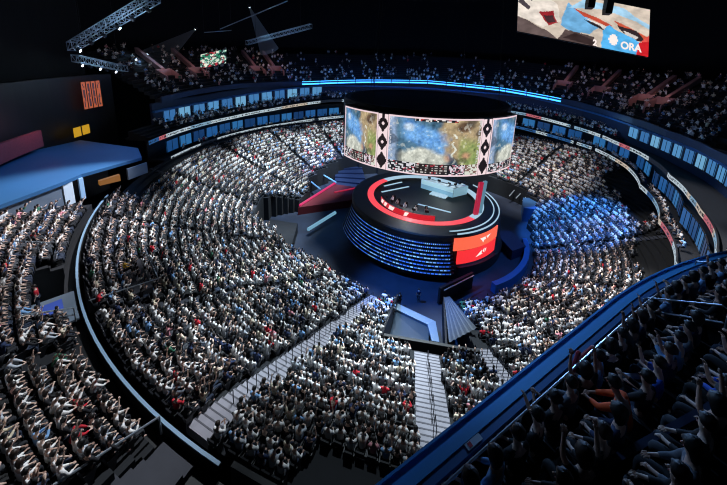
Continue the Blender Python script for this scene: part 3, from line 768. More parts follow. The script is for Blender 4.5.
# curved blue barrier round the floor on the east side
mb = MB(); mb.ringwall([(15.4,0),(16.1,0),(16.1,1.25),(15.4,1.25)], -66, -14, 2); tag(mb.build('crowd_barrier', M['bluewall']), 'curved blue barrier wall in front of the east floor seats', 'barrier')
mb = MB()
mb.hexa([(29.0,52.6,0),(32.4,52.4,0),(31.0,57.0,0),(34.6,57.0,0),(29.0,52.6,2.6),(32.4,52.4,2.6),(31.0,57.0,2.6),(34.6,57.0,2.6)])
tag(mb.build('camera_platform', mat('slate blue top', h('2a5684'), .6)), 'flat blue platform at the edge of the east seats', 'platform')
mb = MB(); mb.hexa([(22.0,41.0,0),(24.6,42.4,0),(21.4,46.0,0),(24.2,46.6,0),(22.0,41.0,1.5),(24.6,42.4,1.5),(21.4,46.0,1.5),(24.2,46.6,1.5)])
tag(mb.build('equipment_case', M['navy']), 'low blue box on the floor between stage drum and east barrier', 'case')
for i in range(3):
    mb = MB(); a = polar(22.5+i*.3, 30-3.2*i, 1.5); b = polar(26.5+i*.3, 31-3.2*i, 3.6); mb.tube([a, b], .12, 6)
    tag(mb.build('stair_rail', M['silver']), f'short pale stair rail beside the blue platform, {["outer","middle","inner"][i]} of three', 'handrail', 'rails beside the blue platform')
# walkway to the stage on the far left
mb = MB(); mb.hexa([(-10.9,51.6,0),(1.2,56.6,0),(-5.6,62.6,0),(1.0,61.0,0),(-10.9,51.6,1.45),(1.2,56.6,1.45),(-5.6,62.6,1.45),(1.0,61.0,1.45)])
cw = mb.build('catwalk', M['redfab']); tag(cw, 'low dark red walkway running from the tech area to the stage', 'walkway')
mb = MB(); mb.tube([(-10.7,52.2,1.6),(-5.4,63.0,1.6)], .22, 6); mb.build('magenta_edge', M['e_mag'], cw)
mb = MB(); mb.tube([(-5.2,58.2,1.6),(1.0,62.0,1.6)], .14, 6); mb.build('crimson_edge', M['e_crim'], cw)
mb = MB(); mb.tube([(-8.0,45.2,1.1),(-4.3,51.0,1.1)], .28, 6); tag(mb.build('light_bar', mat('pale bar glow', (.05,.05,.05), .5, emit=h('7fb8d8'), es=.7)), 'pale blue light bar lying on the dark floor left of the stage', 'light bar')
mb = MB()
for a, b in (((-12.0,64.1,2.2),(-10.5,68.4,2.2)), ((-10.5,68.4,2.2),(-5.1,61.6,2.2)), ((-12.0,64.1,2.2),(-7.9,58.0,2.2))): mb.tube([a, b], .16, 6)
tag(mb.build('platform_railing', mat('pale blue railing', h('7fb0d0'), .4)), 'square pale railing frame above the magenta walkway edge', 'railing')
mb = MB()
for k in range(6):
    q0, q1 = k/6, (k+1)/6
    L0, L1 = lerp((-5.6,64.5,0),(-6.6,73.6,0),q0), lerp((-5.6,64.5,0),(-6.6,73.6,0),q1); R0_, R1_ = lerp((1.6,62.6,0),(-.6,76.4,0),q0), lerp((1.6,62.6,0),(-.6,76.4,0),q1); zt = .5+.35*k
    mb.hexa([L0, R0_, L1, R1_, (L0[0],L0[1],zt), (R0_[0],R0_[1],zt), (L1[0],L1[1],zt), (R1_[0],R1_[1],zt)])
tag(mb.build('floor_platform', M['navy']), 'broad blue-lit platform of empty seats behind the walkway', 'platform')
mb = MB(); mb.hexa([(-13.5,36,0),(-9.0,34.5,0),(-14.5,47,0),(-9.8,46,0),(-13.5,36,1.6),(-9.0,34.5,1.6),(-14.5,47,1.6),(-9.8,46,1.6)])
tag(mb.build('tech_riser', M['black']), 'dark technician riser between the west seats and the stage', 'platform')

# players, desks, chairs
def desk(name, r, t0, t1, z, hh, dd, m_front, label, seg):
    d = empty(name, polar(r, (t0+t1)/2, z)); tag(d, label, 'desk')
    for nm, m, pr in (('desktop', M['white'] if 'white' in label else M['black'], [(r-dd,z+hh-.06),(r,z+hh-.06),(r,z+hh),(r-dd,z+hh)]), ('front_panel', m_front, [(r,z),(r+.08,z),(r+.08,z+hh),(r,z+hh)])):
        mb = MB(); mb.ringwall(pr, t0, t1, 2); o = mb.build(nm, m, d); o.matrix_parent_inverse = Matrix.Translation(d.location).inverted()
    return d
RD = desk('player_desk', 7.2, -168, -88, 5.36, .85, .9, emis('red desk panel', 'e02432', .8), 'curved red-fronted player desk at the front of the stage', 8)
for t0, t1 in ((-166,-160),(-157,-152),(-147,-139),(-124,-120)):
    mb = MB(); mb.face([polar(7.3,t0,5.42), polar(7.3,t1,5.5), polar(7.3,t1+3,6.15), polar(7.3,t0+2,6.1)][::-1])
    o = mb.build('white_stripe', M['e_logo'], RD); o.matrix_parent_inverse = Matrix.Translation(RD.location).inverted()
# white desk: two straight boxes
wd = empty('player_desk', (15,51,5.36)); tag(wd, 'long white player desk at the back of the stage', 'desk')
def wpart(nm, P, m):
    mb = MB(); mb.hexa(P); o = mb.build(nm, m, wd); o.matrix_parent_inverse = Matrix.Translation(wd.location).inverted()
MWD = mat('white desk glow', h('c0d4dc'), .4, emit=h('8fc0d2'), es=.55); MWD2 = mat('white desk lower glow', h('90b4c4'), .4, emit=h('5f9cba'), es=.5)
wpart('upper_front', obox((10.6,53.2),(15.3,49.6),.1,6.2,7.0), MWD); wpart('lower_front', obox((10.6,53.25),(15.3,49.65),.1,5.36,6.2), MWD2)
wpart('side_front', obox((15.5,49.7),(18.3,51.3),.1,5.4,6.9), MWD); wpart('desktop', obox((10.7,53.3),(15.4,49.7),1.0,6.95,7.02), M['white']); wpart('side_top', obox((15.5,49.8),(18.2,51.3),1.0,6.85,6.92), M['white'])
mb = MB(); mb.hexa(obox((11.6,50.6),(13.9,49.0),1.4,5.36,5.5)); tag(mb.build('floor_panel', M['e_white']), 'small glowing white floor panel in front of the white desk', 'floor light')
def chair_monitor(P, face, idx, side):
    ch = empty('gaming_chair', P, face); tag(ch, f'black gaming chair at the {side} desk, {ordn(idx)} from its west end', 'chair', 'gaming chairs on the stage')
    mb = MB(); mb.box((0,0,.46), (.52,.5,.1)); mb.build('seat', M['black'], ch)
    mb = MB(); mb.hexa([(-.24,-.3,.5),(.24,-.3,.5),(-.24,-.2,.5),(.24,-.2,.5),(-.2,-.42,1.3),(.2,-.42,1.3),(-.2,-.34,1.3),(.2,-.34,1.3)]); mb.build('backrest', M['black'], ch)
    mb = MB(); mb.tube([(0,0,.42),(0,0,.1)], .04, 6)
    for k in range(5): mb.tube([(0,0,.12),(.3*math.cos(k*1.2566),.3*math.sin(k*1.2566),.04)], .03, 5)
    mb.build('base', M['darkmetal'], ch)
def monitor(P, face, idx, side):
    mo = empty('monitor', P, face); tag(mo, f'black monitor on the {side} desk, {ordn(idx)} from its west end', 'monitor', 'monitors on the stage desks')
    mb = MB(); mb.box((0,0,.35), (.56,.05,.34)); mb.build('screen', M['black'], mo)
    mb = MB(); mb.tube([(0,0,0),(0,0,.25)], .025, 6); mb.box((0,0,.012), (.24,.18,.024)); mb.build('stand', M['darkmetal'], mo)
for i, t in enumerate((-160,-146,-130,-113,-97)):
    P = Vector(polar(5.6, t, 5.36)); f = math.atan2(P.y-CY, P.x-CX)-PI/2
    chair_monitor(P, f, i+1, 'red'); person('rest', P, f, 'white' if i % 2 else 'pale grey', f'player with headset in white top at the red desk, {ordn(i+1)} from its west end', 'players at the red desk')
    monitor(Vector(polar(6.75, t, 6.21)), f, i+1, 'red')
for i in range(5):
    A, B = ((10.9,53.3),(15.3,49.9)) if i < 3 else ((15.7,50.1),(18.0,51.5)); u = (i+.5)/3 if i < 3 else (i-3+.5)/2
    q = lerp((*A,0), (*B,0), u); d = (Vector((*B,0))-Vector((*A,0))).normalized(); n = Vector((-d.y, d.x, 0)); P = Vector(q)+n*1.55; P.z = 5.36; f = math.atan2(-n.y, -n.x)-PI/2
    chair_monitor(P, f, i+1, 'white'); person('rest_long' if i == 3 else 'rest', P, f, 'white', f'player with headset in white top at the white desk, {ordn(i+1)} from its west end', 'players at the white desk')
    mp = Vector(q)+n*.55; mp.z = 7.02 if i < 3 else 6.92; monitor(mp, f, i+1, 'white')

# ------------------------------------------------------------------ centre-hung screens
SX, SY, SR, SZ0, SZ1 = 9.15, 49.0, 13.5, 14.4, 21.4
sb = empty('hanging_scoreboard', (SX, SY, SZ0)); tag(sb, 'round black hanging scoreboard with curved game screens over the stage', 'scoreboard')
SBI = Matrix.Translation(sb.location).inverted()
def spol(r, t, z): a = rad(t); return (SX+r*math.cos(a), SY+r*math.sin(a), z)
def sbp(mb, nm, m, parent=None):
    o = mb.build(nm, m, parent or sb); 
    o.matrix_parent_inverse = SBI
    return o
mb = MB(); prof = [(SR-2.2,SZ0+.1),(SR-1.2,SZ0+.1),(SR-1.2,SZ1+.15),(SR-1.4,SZ1+.5),(SR-2.2,SZ1+.5)]
for i in range(90):
    a, b = -180+4*i, -176+4*i
    for j in range(5): mb.face([spol(prof[j][0],a,prof[j][1]), spol(prof[(j+1)%5][0],a,prof[(j+1)%5][1]), spol(prof[(j+1)%5][0],b,prof[(j+1)%5][1]), spol(prof[j][0],b,prof[j][1])])
sbp(mb, 'housing', M['black'])
mb = MB()
for i in range(36):
    a, b = -149.2+108.5*i/36, -149.2+108.5*(i+1)/36; pr = [(SR-1.25,SZ0), (SR-.04,SZ0), (SR-.04,SZ1+.1), (SR-1.25,SZ1+.1)]
    for j in range(4): mb.face([spol(pr[j][0],a,pr[j][1]), spol(pr[(j+1)%4][0],a,pr[(j+1)%4][1]), spol(pr[(j+1)%4][0],b,pr[(j+1)%4][1]), spol(pr[j][0],b,pr[j][1])])
for t in (-149.2,-40.7): mb.face([spol(r_q,t,z_q) for r_q, z_q in ((SR-1.25,SZ0), (SR-.04,SZ0), (SR-.04,SZ1+.1), (SR-1.25,SZ1+.1))])
sbp(mb.weld(), 'screen_cabinet', M['black'])
mb = MB(); mb.face([spol(SR-1.6, 5*i, SZ1+.45) for i in range(72)]); mb.face([spol(SR-1.6, 5*i, SZ1+.2) for i in range(72)][::-1]); sbp(mb, 'top_cover', mat('dark blue cover', h('0c1422'), .8))
def vnoise(seed):
    g = np.random.default_rng(seed).random((40,40))
    def f(x, y):
        x0, y0 = int(math.floor(x)), int(math.floor(y)); fx, fy = x-x0, y-y0; fx = fx*fx*(3-2*fx); fy = fy*fy*(3-2*fy)
        q = lambda i, j: g[i % 40, j % 40]
        return (q(x0,y0)*(1-fx)+q(x0+1,y0)*fx)*(1-fy)+(q(x0,y0+1)*(1-fx)+q(x0+1,y0+1)*fx)*fy
    return lambda x, y: f(x,y)*.55+f(2.1*x+7,2.1*y+3)*.3+f(4.3*x+2,4.3*y+9)*.15
def mixc(a, b, t): t = min(1, max(0, t)); return tuple(a[i]+(b[i]-a[i])*t for i in range(3))
NZ = vnoise(11); NY = vnoise(23)
def sst(a, b, x): t = min(1, max(0, (x-a)/(b-a))); return t*t*(3-2*t)
def game(u, v, u0=0.0, us=1.0, hud=True):
    """u 0..1 along the screen, v 0..1 up"""
    U = u0+u*us; n = NZ(U*7, v*5); n2 = NY(U*22, v*14)
    c = mixc(h('1f4a66'), h('5f86a0'), n*1.3)
    terr = mixc(h('7c6a54'), h('c9b28a'), n*1.2)
    c = mixc(c, terr, sst(.5, .64, U+.5*(n-.5)+.12*(v-.5)))
    gr = mixc(h('6a8a4c'), h('b9b878'), n2); c = mixc(c, gr, sst(.72,.8,U)*sst(.75,.55,v+.35*(U-.85)))
    pk = mixc(h('c98a72'), h('d8b090'), n2); c = mixc(c, pk, .8*sst(.1,.02,math.hypot((U-.84)*1.3,(v-.36)))); c = mixc(c, pk, .7*sst(.09,.02,math.hypot((U-.64)*1.3,(v-.3))))
    # pale sand fan low down and a bright blue plume across it
    c = mixc(c, mixc(h('a8aca0'), h('e2e4d8'), n2), sst(.3,.22,math.hypot((U-.38)*1.05,(v-.26)*1.15)+.1*(n-.5)))
    ax = .18+.5*sst(.15,.62,U)*0; line = .80-.62*(U-.2)
    d = abs(v-line)*.9+.14*(n-.5)
    c = mixc(c, mixc(h('2e74c8'), h('8cc4f6'), n2*1.2), sst(.22,.1,d)*sst(.1,.22,U)*sst(.68,.52,U+.3*(n-.5)))
    c = mixc(c, h('dcecf8'), .8*sst(.08,.02,math.hypot(U-.22,(v-.84)*.8)))
    c = mixc(c, mixc(h('7f9cc8'), h('c8d4ec'), n2), .7*sst(.12,.05,U+.08*(n-.5)))
    c = mixc(c, h('4a2c22'), .8*sst(.13,.06,math.hypot((U-.8)*1.1,(v-.88))))
    c = mixc(c, h('e8ece0'), .8 if abs(U-(.70+.02*math.sin(v*30))) < .012 and .2 < v < .75 and n2 > .45 else 0)
    if n2 > .72: c = mixc(c, h('f0f0e0'), .3)
    c = mixc(c, h('101c24'), .55*sst(.42,.3,n))
    n3 = NY(U*48+5, v*30); c = tuple(x*(.55+.85*n3) for x in c)
    if hud:
        q = np.random.default_rng(int(u*60)*131+int(v*46)*7).random()
        if v < .19:
            c = h('0c0c12')
            if u < .31: c = h('d8d8dc') if q > .62 else (h('c05060') if q < .06 else c)
            elif u < .645 and v > .02: c = h('c8c4c0') if (int(u*60) % 3 and int(v*46) % 2 and q > .3) else (h('b03040') if q < .08 else h('241c1c'))
            elif u < .84 and u > .67: c = h('e0d8e0') if q > .55 else (h('b06878') if q > .4 else c)
            elif u >= .85: c = h('d8dcd0') if q > .45 else h('806058')
        elif v > .95 and .28 < u < .72: c = h('e8e4e0') if q > .6 else (h('b04040') if q < .12 else h('14181e'))
        elif u > .965 or (u < .03 and v > .4): c = mixc(c, h('e0e0e8'), .6 if q > .5 else 0)
    return c
def panel(t0, t1, z0, z1, fn, nu, nv, nm, r=SR, parent=None, m='screen'):
    mb = MB()
    for i in range(nu):
        a, b = t0+(t1-t0)*i/nu, t0+(t1-t0)*(i+1)/nu
        for j in range(nv):
            c0, c1 = z0+(z1-z0)*j/nv, z0+(z1-z0)*(j+1)/nv
            mb.face([spol(r,a,c0), spol(r,b,c0), spol(r,b,c1), spol(r,a,c1)], 0, fn((i+.5)/nu, (j+.5)/nv))
    return sbp(mb, nm, M[m], parent)
def frame(t0, t1, z0, z1, w=.16, dt=.75):
    mb = MB(); r = SR+.04; c = None
    def q(a, b, c0, c1):
        n = max(1, int(abs(b-a)/3))
        for i in range(n):
            x, y = a+(b-a)*i/n, a+(b-a)*(i+1)/n; mb.face([spol(r,x,c0), spol(r,y,c0), spol(r,y,c1), spol(r,x,c1)])
    q(t0,t1,z0-w,z0+.02); q(t0,t1,z1-.02,z1+w); q(t0-dt/2,t0+dt/2,z0-w,z1+w); q(t1-dt/2,t1+dt/2,z0-w,z1+w)
    return sbp(mb, 'screen_frame', emis('pale pink frame light', 'f2d6dc', 1.0))
ZA, ZB = SZ0+.2, SZ1-.2
panel(-117, -70, ZA, ZB, lambda u, v: game(u, v), 190, 88, 'centre_screen'); frame(-117, -70, ZA, ZB)
panel(-149, -123.5, ZA, ZB, lambda u, v: game(u, v, .0, .0) if False else game(u*.9+.05, v, 0.02, 1.0, v < .19), 70, 66, 'west_screen'); frame(-149, -123.5, ZA, ZB)
panel(-63.5, -41, ZA, ZB, lambda u, v: game(u*.5, v, .0, 1.0, v < .17), 60, 66, 'east_screen'); frame(-63.5, -41, ZA, ZB)
def ornament(u, v):
    pk, dk_ = h('f4dde0'), h('1c1416')
    x = abs(u-.5)*2; y = (v*3.0) % 1.0; yy = abs(y-.5)*2
    if v > .93: return dk_ if (x < .35+(.93-v)*2) else pk
    d = x*.8+yy
    if d < .28: return pk if v > .33 else dk_
    if d < .95: return dk_
    return pk
panel(-123, -117.6, ZA-.15, ZB+.1, ornament, 14, 66, 'ornament_panel', SR+.02); panel(-69.4, -64.1, ZA-.15, ZB+.1, ornament, 14, 66, 'ornament_panel', SR+.02)
for t in (45,135,225,315):
    mb = MB(); mb.tube([spol(SR-2,t,SZ1+.4), spol(SR-4,t,45.9)], .05, 6); sbp(mb, 'cable', M['black'])

# ------------------------------------------------------------------ overhead: screen with car art, trusses, lamps
O_ = Vector((20.1,44.9,0)); X_ = Vector((17.74,-.6,0)); XL = X_.length
def hs(u, v, out=0.0):    # u 0..1 across, v metres up from the sloping lower edge
    nrm = Vector((-X_.y, X_.x, 0)).normalized()*-1
    q = O_+X_*u+nrm*out; zb = 31.95-2.71*u
    return (q.x, q.y+.222*v, zb+v)
HH = 6.2
hsb = empty('hanging_screen', hs(.5,0)); tag(hsb, 'large slanted hanging screen showing a pale blue and red racing car picture', 'screen')
HI = Matrix.Translation(hsb.location).inverted()
def hp(mb, nm, m):
    o = mb.build(nm, m, hsb); o.matrix_parent_inverse = HI; return o
def artpoly(pts, u, v):
    ins = False; n = len(pts)
    for i in range(n):
        (x1,y1),(x2,y2) = pts[i], pts[(i+1) % n]
        if (y1 > v) != (y2 > v) and u < (x2-x1)*(v-y1)/(y2-y1+1e-9)+x1: ins = not ins
    return ins
ART = [   # u, v (0..1 up) patches, later ones on top
 ('d8c8b8', [(0,0),(1,0),(1,1),(0,1)]), ('6a5a58', [(0,0),(.3,.0),(.22,.16),(0,.3)]), ('ece0d4', [(0,.3),(.2,.2),(.33,.4),(.3,.75),(.1,1),(0,1)]),
 ('3a2f34', [(.1,1),(.16,.82),(.28,.85),(.24,1)]), ('4a4248', [(0,.62),(.08,.5),(.1,.56),(.02,.74)]), ('3a3438', [(.01,.85),(.1,.7),(.12,.76),(.04,.95)]),
 ('a82c34', [(.17,.52),(.27,.6),(.3,.35),(.24,.25)]), ('4a3034', [(.2,.45),(.27,.5),(.29,.36),(.24,.3)]),
 ('74b4e2', [(.32,.3),(.38,.82),(.5,.6),(.62,.42),(.55,.24),(.42,.22)]), ('a8d4f0', [(.38,.7),(.62,.8),(.9,.72),(1,.6),(1,.7),(.8,.92),(.5,.95)]),
 ('5a4a48', [(.3,.0),(.36,.24),(.58,.2),(.6,.0)]), ('3a2c2c', [(.34,.06),(.44,.2),(.58,.14),(.58,.0)]),
 ('c8503a', [(.42,.72),(.6,.6),(.72,.5),(.7,.44),(.5,.58)]), ('eadfd8', [(.5,.56),(.7,.42),(.72,.34),(.62,.4)]), ('2a2428', [(.5,.52),(.62,.44),(.66,.36),(.56,.42)]),
 ('d05a40', [(.72,.62),(.84,.56),(.98,.4),(.96,.32),(.8,.48)]), ('34282c', [(.76,.54),(.9,.5),(.98,.3),(.9,.28),(.8,.4)]), ('d8d0cc', [(.8,.46),(.92,.36),(.9,.3),(.82,.36)]),
 ('58b4ee', [(.64,0),(.64,.36),(.7,.5),(.82,.36),(.94,.26),(.9,.0)]), ('d8242c', [(.9,0),(.93,.26),(1,.34),(1,0)]), ('e8584e', [(.94,.28),(1,.45),(1,.32)]),
]
mb = MB(); nu, nv = 210, 76
AR = [(h(c), p_) for c, p_ in ART]
for i in range(nu):
    for j in range(nv):
        u, v = (i+.5)/nu, (j+.5)/nv; c = (0,0,0); wu = u+.035*(NZ(u*6+1,v*4)-.5)*min(1,8*u*(1-u)); wv = v+.10*(NY(u*5,v*3+2)-.5)*min(1,6*v*(1-v))
        for cc, pp in AR:
            if artpoly(pp, wu, wv): c = cc
        c = tuple(x*(.62+.7*NZ(u*16-v*6, v*10+u*8)) for x in c)
        mb.face([hs(i/nu, HH*j/nv, .0), hs((i+1)/nu, HH*j/nv), hs((i+1)/nu, HH*(j+1)/nv), hs(i/nu, HH*(j+1)/nv)], 0, c)
hp(mb, 'picture', M['screen'])
mb = MB(); P = [hs(0,-.1,-.35), hs(1,-.1,-.35), hs(0,-.1,-.05), hs(1,-.1,-.05), hs(0,HH+.1,-.35), hs(1,HH+.1,-.35), hs(0,HH+.1,-.05), hs(1,HH+.1,-.05)]; mb.hexa(P); hp(mb, 'housing', M['black'])
mb = MB()
def hrect(u0, v0, u1, v1): mb.face([hs(u0,v0*HH,.06), hs(u1,v0*HH,.06), hs(u1,v1*HH,.06), hs(u0,v1*HH,.06)])
hrect(.7,.13,.722,.3); hrect(.735,.13,.757,.3); hrect(.69,.19,.765,.24); hrect(.715,.1,.745,.33)
hp(mb, 'emblem', M['e_logo'])
def text3d(body, size, m, parent, inv, origin, xdir, updir, nm):
    cu = bpy.data.curves.new('t', 'FONT'); cu.body = body; cu.size = size; cu.offset = .045
    o = bpy.data.objects.new('t', cu); COL.objects.link(o); dg = bpy.context.evaluated_depsgraph_get(); me = bpy.data.meshes.new_from_object(o.evaluated_get(dg)); bpy.data.objects.remove(o)
    x = Vector(xdir).normalized(); y = Vector(updir).normalized(); z = x.cross(y).normalized(); O = Vector(origin)
    for v in me.vertices: v.co = O+x*v.co.x+y*v.co.y
    me.materials.clear(); me.materials.append(m); ob = link(nm, me, parent)
    if parent: ob.matrix_parent_inverse = inv
    return ob
xd = Vector(hs(1,0))-Vector(hs(0,0))
text3d('ORA', 1.35, M['e_logo'], hsb, HI, hs(.785,.07*HH,.06), xd, (0,.222,1), 'lettering')
text3d('2', 1.1, M['e_logo'], hsb, HI, hs(.575,.02*HH,.06), xd, (0,.222,1), 'number')
for u in (.15,.85): mb = MB(); mb.tube([hs(u,HH,-.2), (hs(u,HH,-.2)[0], hs(u,HH,-.2)[1], 45.9)], .06, 6); hp(mb, 'hanger', M['black'])
for i, (u, dv) in enumerate(((.5,.5),(.63,.2))):
    q = Vector(hs(u, HH+dv, 1.6)); mb = MB(); mb.box((q.x,q.y,q.z-.9), (.9,.7,1.5)); mb.hexa([(q.x-.45,q.y-.35,q.z-2.1),(q.x+.45,q.y-.35,q.z-2.1),(q.x-.45,q.y+.2,q.z-2.3),(q.x+.45,q.y+.2,q.z-2.3),(q.x-.45,q.y-.35,q.z-1.6),(q.x+.45,q.y-.35,q.z-1.6),(q.x-.45,q.y+.35,q.z-1.6),(q.x+.45,q.y+.35,q.z-1.6)])
    mb.tube([(q.x,q.y,q.z-.3),(q.x,q.y,45.9)], .04, 5)
    tag(mb.build('hanging_speaker', M['black']), f'black speaker hanging before the car picture screen, {["higher","lower"][i]} of the pair', 'speaker', 'speakers before the hanging screen')
mb = MB(); mb.hexa([(35.3,42.8,37.0),(36.0,42.7,36.7),(35.3,43.1,37.0),(36.1,43.0,36.7),(36.0,42.8,39.4),(37.6,42.6,39.2),(36.1,43.1,39.4),(37.7,43.0,39.2)])
o = mb.build('side_screen', emis('side screen glow', '3f86c8', .6)); tag(o, 'small blue lit screen corner hanging above the big car picture', 'screen')
mb = MB(); mb.tube([(36.8,42.9,39.0),(36.8,42.9,45.9)], .05, 5); mb.build('hanger', M['black'], o)
def ray(x, y, D):
    d = F+Rv*((x-363.5)/F_PX)+Uv*((PY-y)/F_PX); return Vector((0,0,HC))+d*D
TRUSS = {'a':((-36.8,40.84,27.6),(-22.4,35.6,33.1)), 'b':((-38.2,42.6,26.1),(-39.1,52.4,24.3)), 'c':((-24.7,67.9,29.5),(-10.6,62.55,32.9))}
def truss(A, B, w, n, name, label):
    A, B = Vector(A), Vector(B); t = (B-A).normalized(); x = t.cross(Vector((0,0,1))).normalized()*w/2; y = Vector((0,0,1))*w/2
    ch = MB(); lat = MB(); cs = [x+y, -x+y, -x-y, x-y]
    for c in cs: ch.tube([A+c, B+c], w*.06, 6)
    for i in range(n+1):
        P = A+(B-A)*(i/n)
        for k in range(4): lat.tube([P+cs[k], P+cs[(k+1)%4]], w*.04, 4)
        if i < n:
            Q = A+(B-A)*((i+1)/n)
            for k in range(4): lat.tube([P+cs[k], Q+cs[(k+1)%4]], w*.035, 4)
    root = empty(name, A); tag(root, label, 'truss'); inv = Matrix.Translation(A).inverted()
    for mb, nm in ((ch,'chords'),(lat,'lattice')):
        o = mb.build(nm, M['truss'], root); o.matrix_parent_inverse = inv
    for f_ in (.15,.85):
        hg = MB(); P = A+(B-A)*f_; hg.tube([P+y, Vector((P.x,P.y,45.9))], .03, 4); o = hg.build('hanger', M['black'], root); o.matrix_parent_inverse = inv
def lamp(P, aim, label, on=True):
    P = Vector(P); d = (Vector(aim)-P).normalized(); root = empty('stage_lamp', P); tag(root, label, 'stage light', 'stage lamps on the trusses'); inv = Matrix.Translation(P).inverted()
    mb = MB(); mb.tube([P-d*.3, P-d*.2, P+d*.15, P+d*.2], [.1,.2,.22,.2], 8); o = mb.build('body', M['darkmetal'], root); o.matrix_parent_inverse = inv
    mb = MB(); mb.tube([P+d*.19, P+d*.24], [.19,.17], 8); o = mb.build('lens', M['e_lamp'] if on else M['glass'], root); o.matrix_parent_inverse = inv
truss(*TRUSS['a'], 1.0, 16, 'lighting_truss', 'long pale lattice lighting truss rising to the ceiling over the west deck')
truss(*TRUSS['b'], .9, 12, 'lighting_truss', 'shorter pale lattice truss under the long truss end')
truss(*TRUSS['c'], .8, 18, 'lighting_truss', 'thin straight lattice truss high over the far west stand')
for i in range(6):
    A, B = Vector(TRUSS['b'][0]), Vector(TRUSS['b'][1]); P = A+(B-A)*((i+.5)/6)-Vector((0,0,.75)); lamp(P, (CX,CY,3), f'stage lamp under the shorter truss, {ordn(i+1)} from the near end', i % 2 == 0)
for i in range(6):
    A, B = Vector(TRUSS['a'][0]), Vector(TRUSS['a'][1]); P = A+(B-A)*((i+.5)/6)-Vector((0,0,.85)); lamp(P, (CX,CY,3), f'stage lamp under the long truss, {ordn(i+1)} from its low end', i % 3 == 0)

for (a, b), nm in zip((((-38.5,36.4,27.5),(-38.2,36.6,30.9)), ((-37.6,37.0,27.2),(-35.0,39.2,30.0)), ((-40.5,33.5,33.6),(-36.6,37.4,30.6))), ('short steep','long slanting','upper slanting')):
    q = [ray(*p_, 46) for p_ in {'short steep':((3,62),(21,35)), 'long slanting':((10,61),(42,40)), 'upper slanting':((-4,24),(35,37))}[nm]]
    mb = MB(); mb.tube(q, .16, 6); tag(mb.build('roof_strut', M['truss']), f'{nm} dim blue roof strut in the dark west ceiling corner', 'roof strut')
# ------------------------------------------------------------------ far upper west: small screen, banner, boxes
def billboard(name, P00, P10, P01, fn, nu, nv, label, cat):
    P00, P10, P01 = map(Vector, (P00, P10, P01)); mb = MB(); X = P10-P00; Y = P01-P00
    for i in range(nu):
        for j in range(nv): mb.face([P00+X*(i/nu)+Y*(j/nv), P00+X*((i+1)/nu)+Y*(j/nv), P00+X*((i+1)/nu)+Y*((j+1)/nv), P00+X*(i/nu)+Y*((j+1)/nv)], 0, fn((i+.5)/nu, (j+.5)/nv))
    o = mb.build(name, M['screen']); tag(o, label, cat)
    n = X.cross(Y).normalized()*-.12; b = MB(); b.hexa([P00+n, P10+n, P00+n*2.5, P10+n*2.5, P01+n, P10+Y+n, P01+n*2.5, P10+Y+n*2.5]); b.build('housing', M['black'], o)
    return o
def art2(u, v):
    n, m = NZ(u*9, v*9), NY(u*8+3, v*8)
    return h('e8e8d8') if n > .56 else h('2a8a6a') if m > .6 else h('c03040') if m < .36 else h('9fc8c0') if n > .47 else h('101820')
billboard('video_screen', (-35.9,70.2,23.7), (-30.4,70.6,25.1), (-36.0,71.0,26.7), art2, 30, 20, 'small bright colourful video screen hanging over the far west deck', 'screen')
BN = empty('banner', polar(52,179,20)); tag(BN, 'row of four orange lit banner panels on the west upper wall', 'banner')
for i in range(4):
    t0 = 183.6-1.0*i; mb = MB()
    for j in range(14):
        for k in range(4):
            c = h('d8704a') if (k in (0,3) or j in (0,13) or NZ(i*3+k, j*.9) > .55) else h('4a3a48')
            P = [polar(51,t0-.2*k,18.7+.28*j), polar(51,t0-.2*(k+1),18.7+.28*j), polar(51,t0-.2*(k+1),18.7+.28*(j+1)), polar(51,t0-.2*k,18.7+.28*(j+1))]
            mb.face(P, 0, tuple(x*.6 for x in c))
    o = mb.build('banner_panel', M['screen'], BN); o.matrix_parent_inverse = Matrix.Translation(BN.location).inverted()
wallp = MB(); wallp.ringwall([(52.0,8),(52.5,8),(52.5,23.4),(52.0,23.4)], 176, 200, 2); struct(wallp.build('wall_west', M['black']))
wallp = MB(); wallp.ringwall([(54.5,23),(55,23),(55,46),(54.5,46)], 178, 215, 2); struct(wallp.build('wall_west_upper', M['ceiling']))
# pinkish balcony box, the red light on it put into the board colour
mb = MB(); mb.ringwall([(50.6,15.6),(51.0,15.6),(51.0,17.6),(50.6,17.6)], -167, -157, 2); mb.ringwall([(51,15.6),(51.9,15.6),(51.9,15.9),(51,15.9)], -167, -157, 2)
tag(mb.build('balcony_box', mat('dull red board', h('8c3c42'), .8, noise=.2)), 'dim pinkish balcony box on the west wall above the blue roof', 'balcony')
mb = MB()
for a in (-173.6,-175.4): mb.ringwall([(50.5,15.3),(50.6,15.3),(50.6,16.6),(50.5,16.6)], a-.7, a+.7, 1)
o = mb.build('menu_screen', M['e_yel']); tag(o, 'pair of small yellow lit screens over the dark west bar', 'screen')
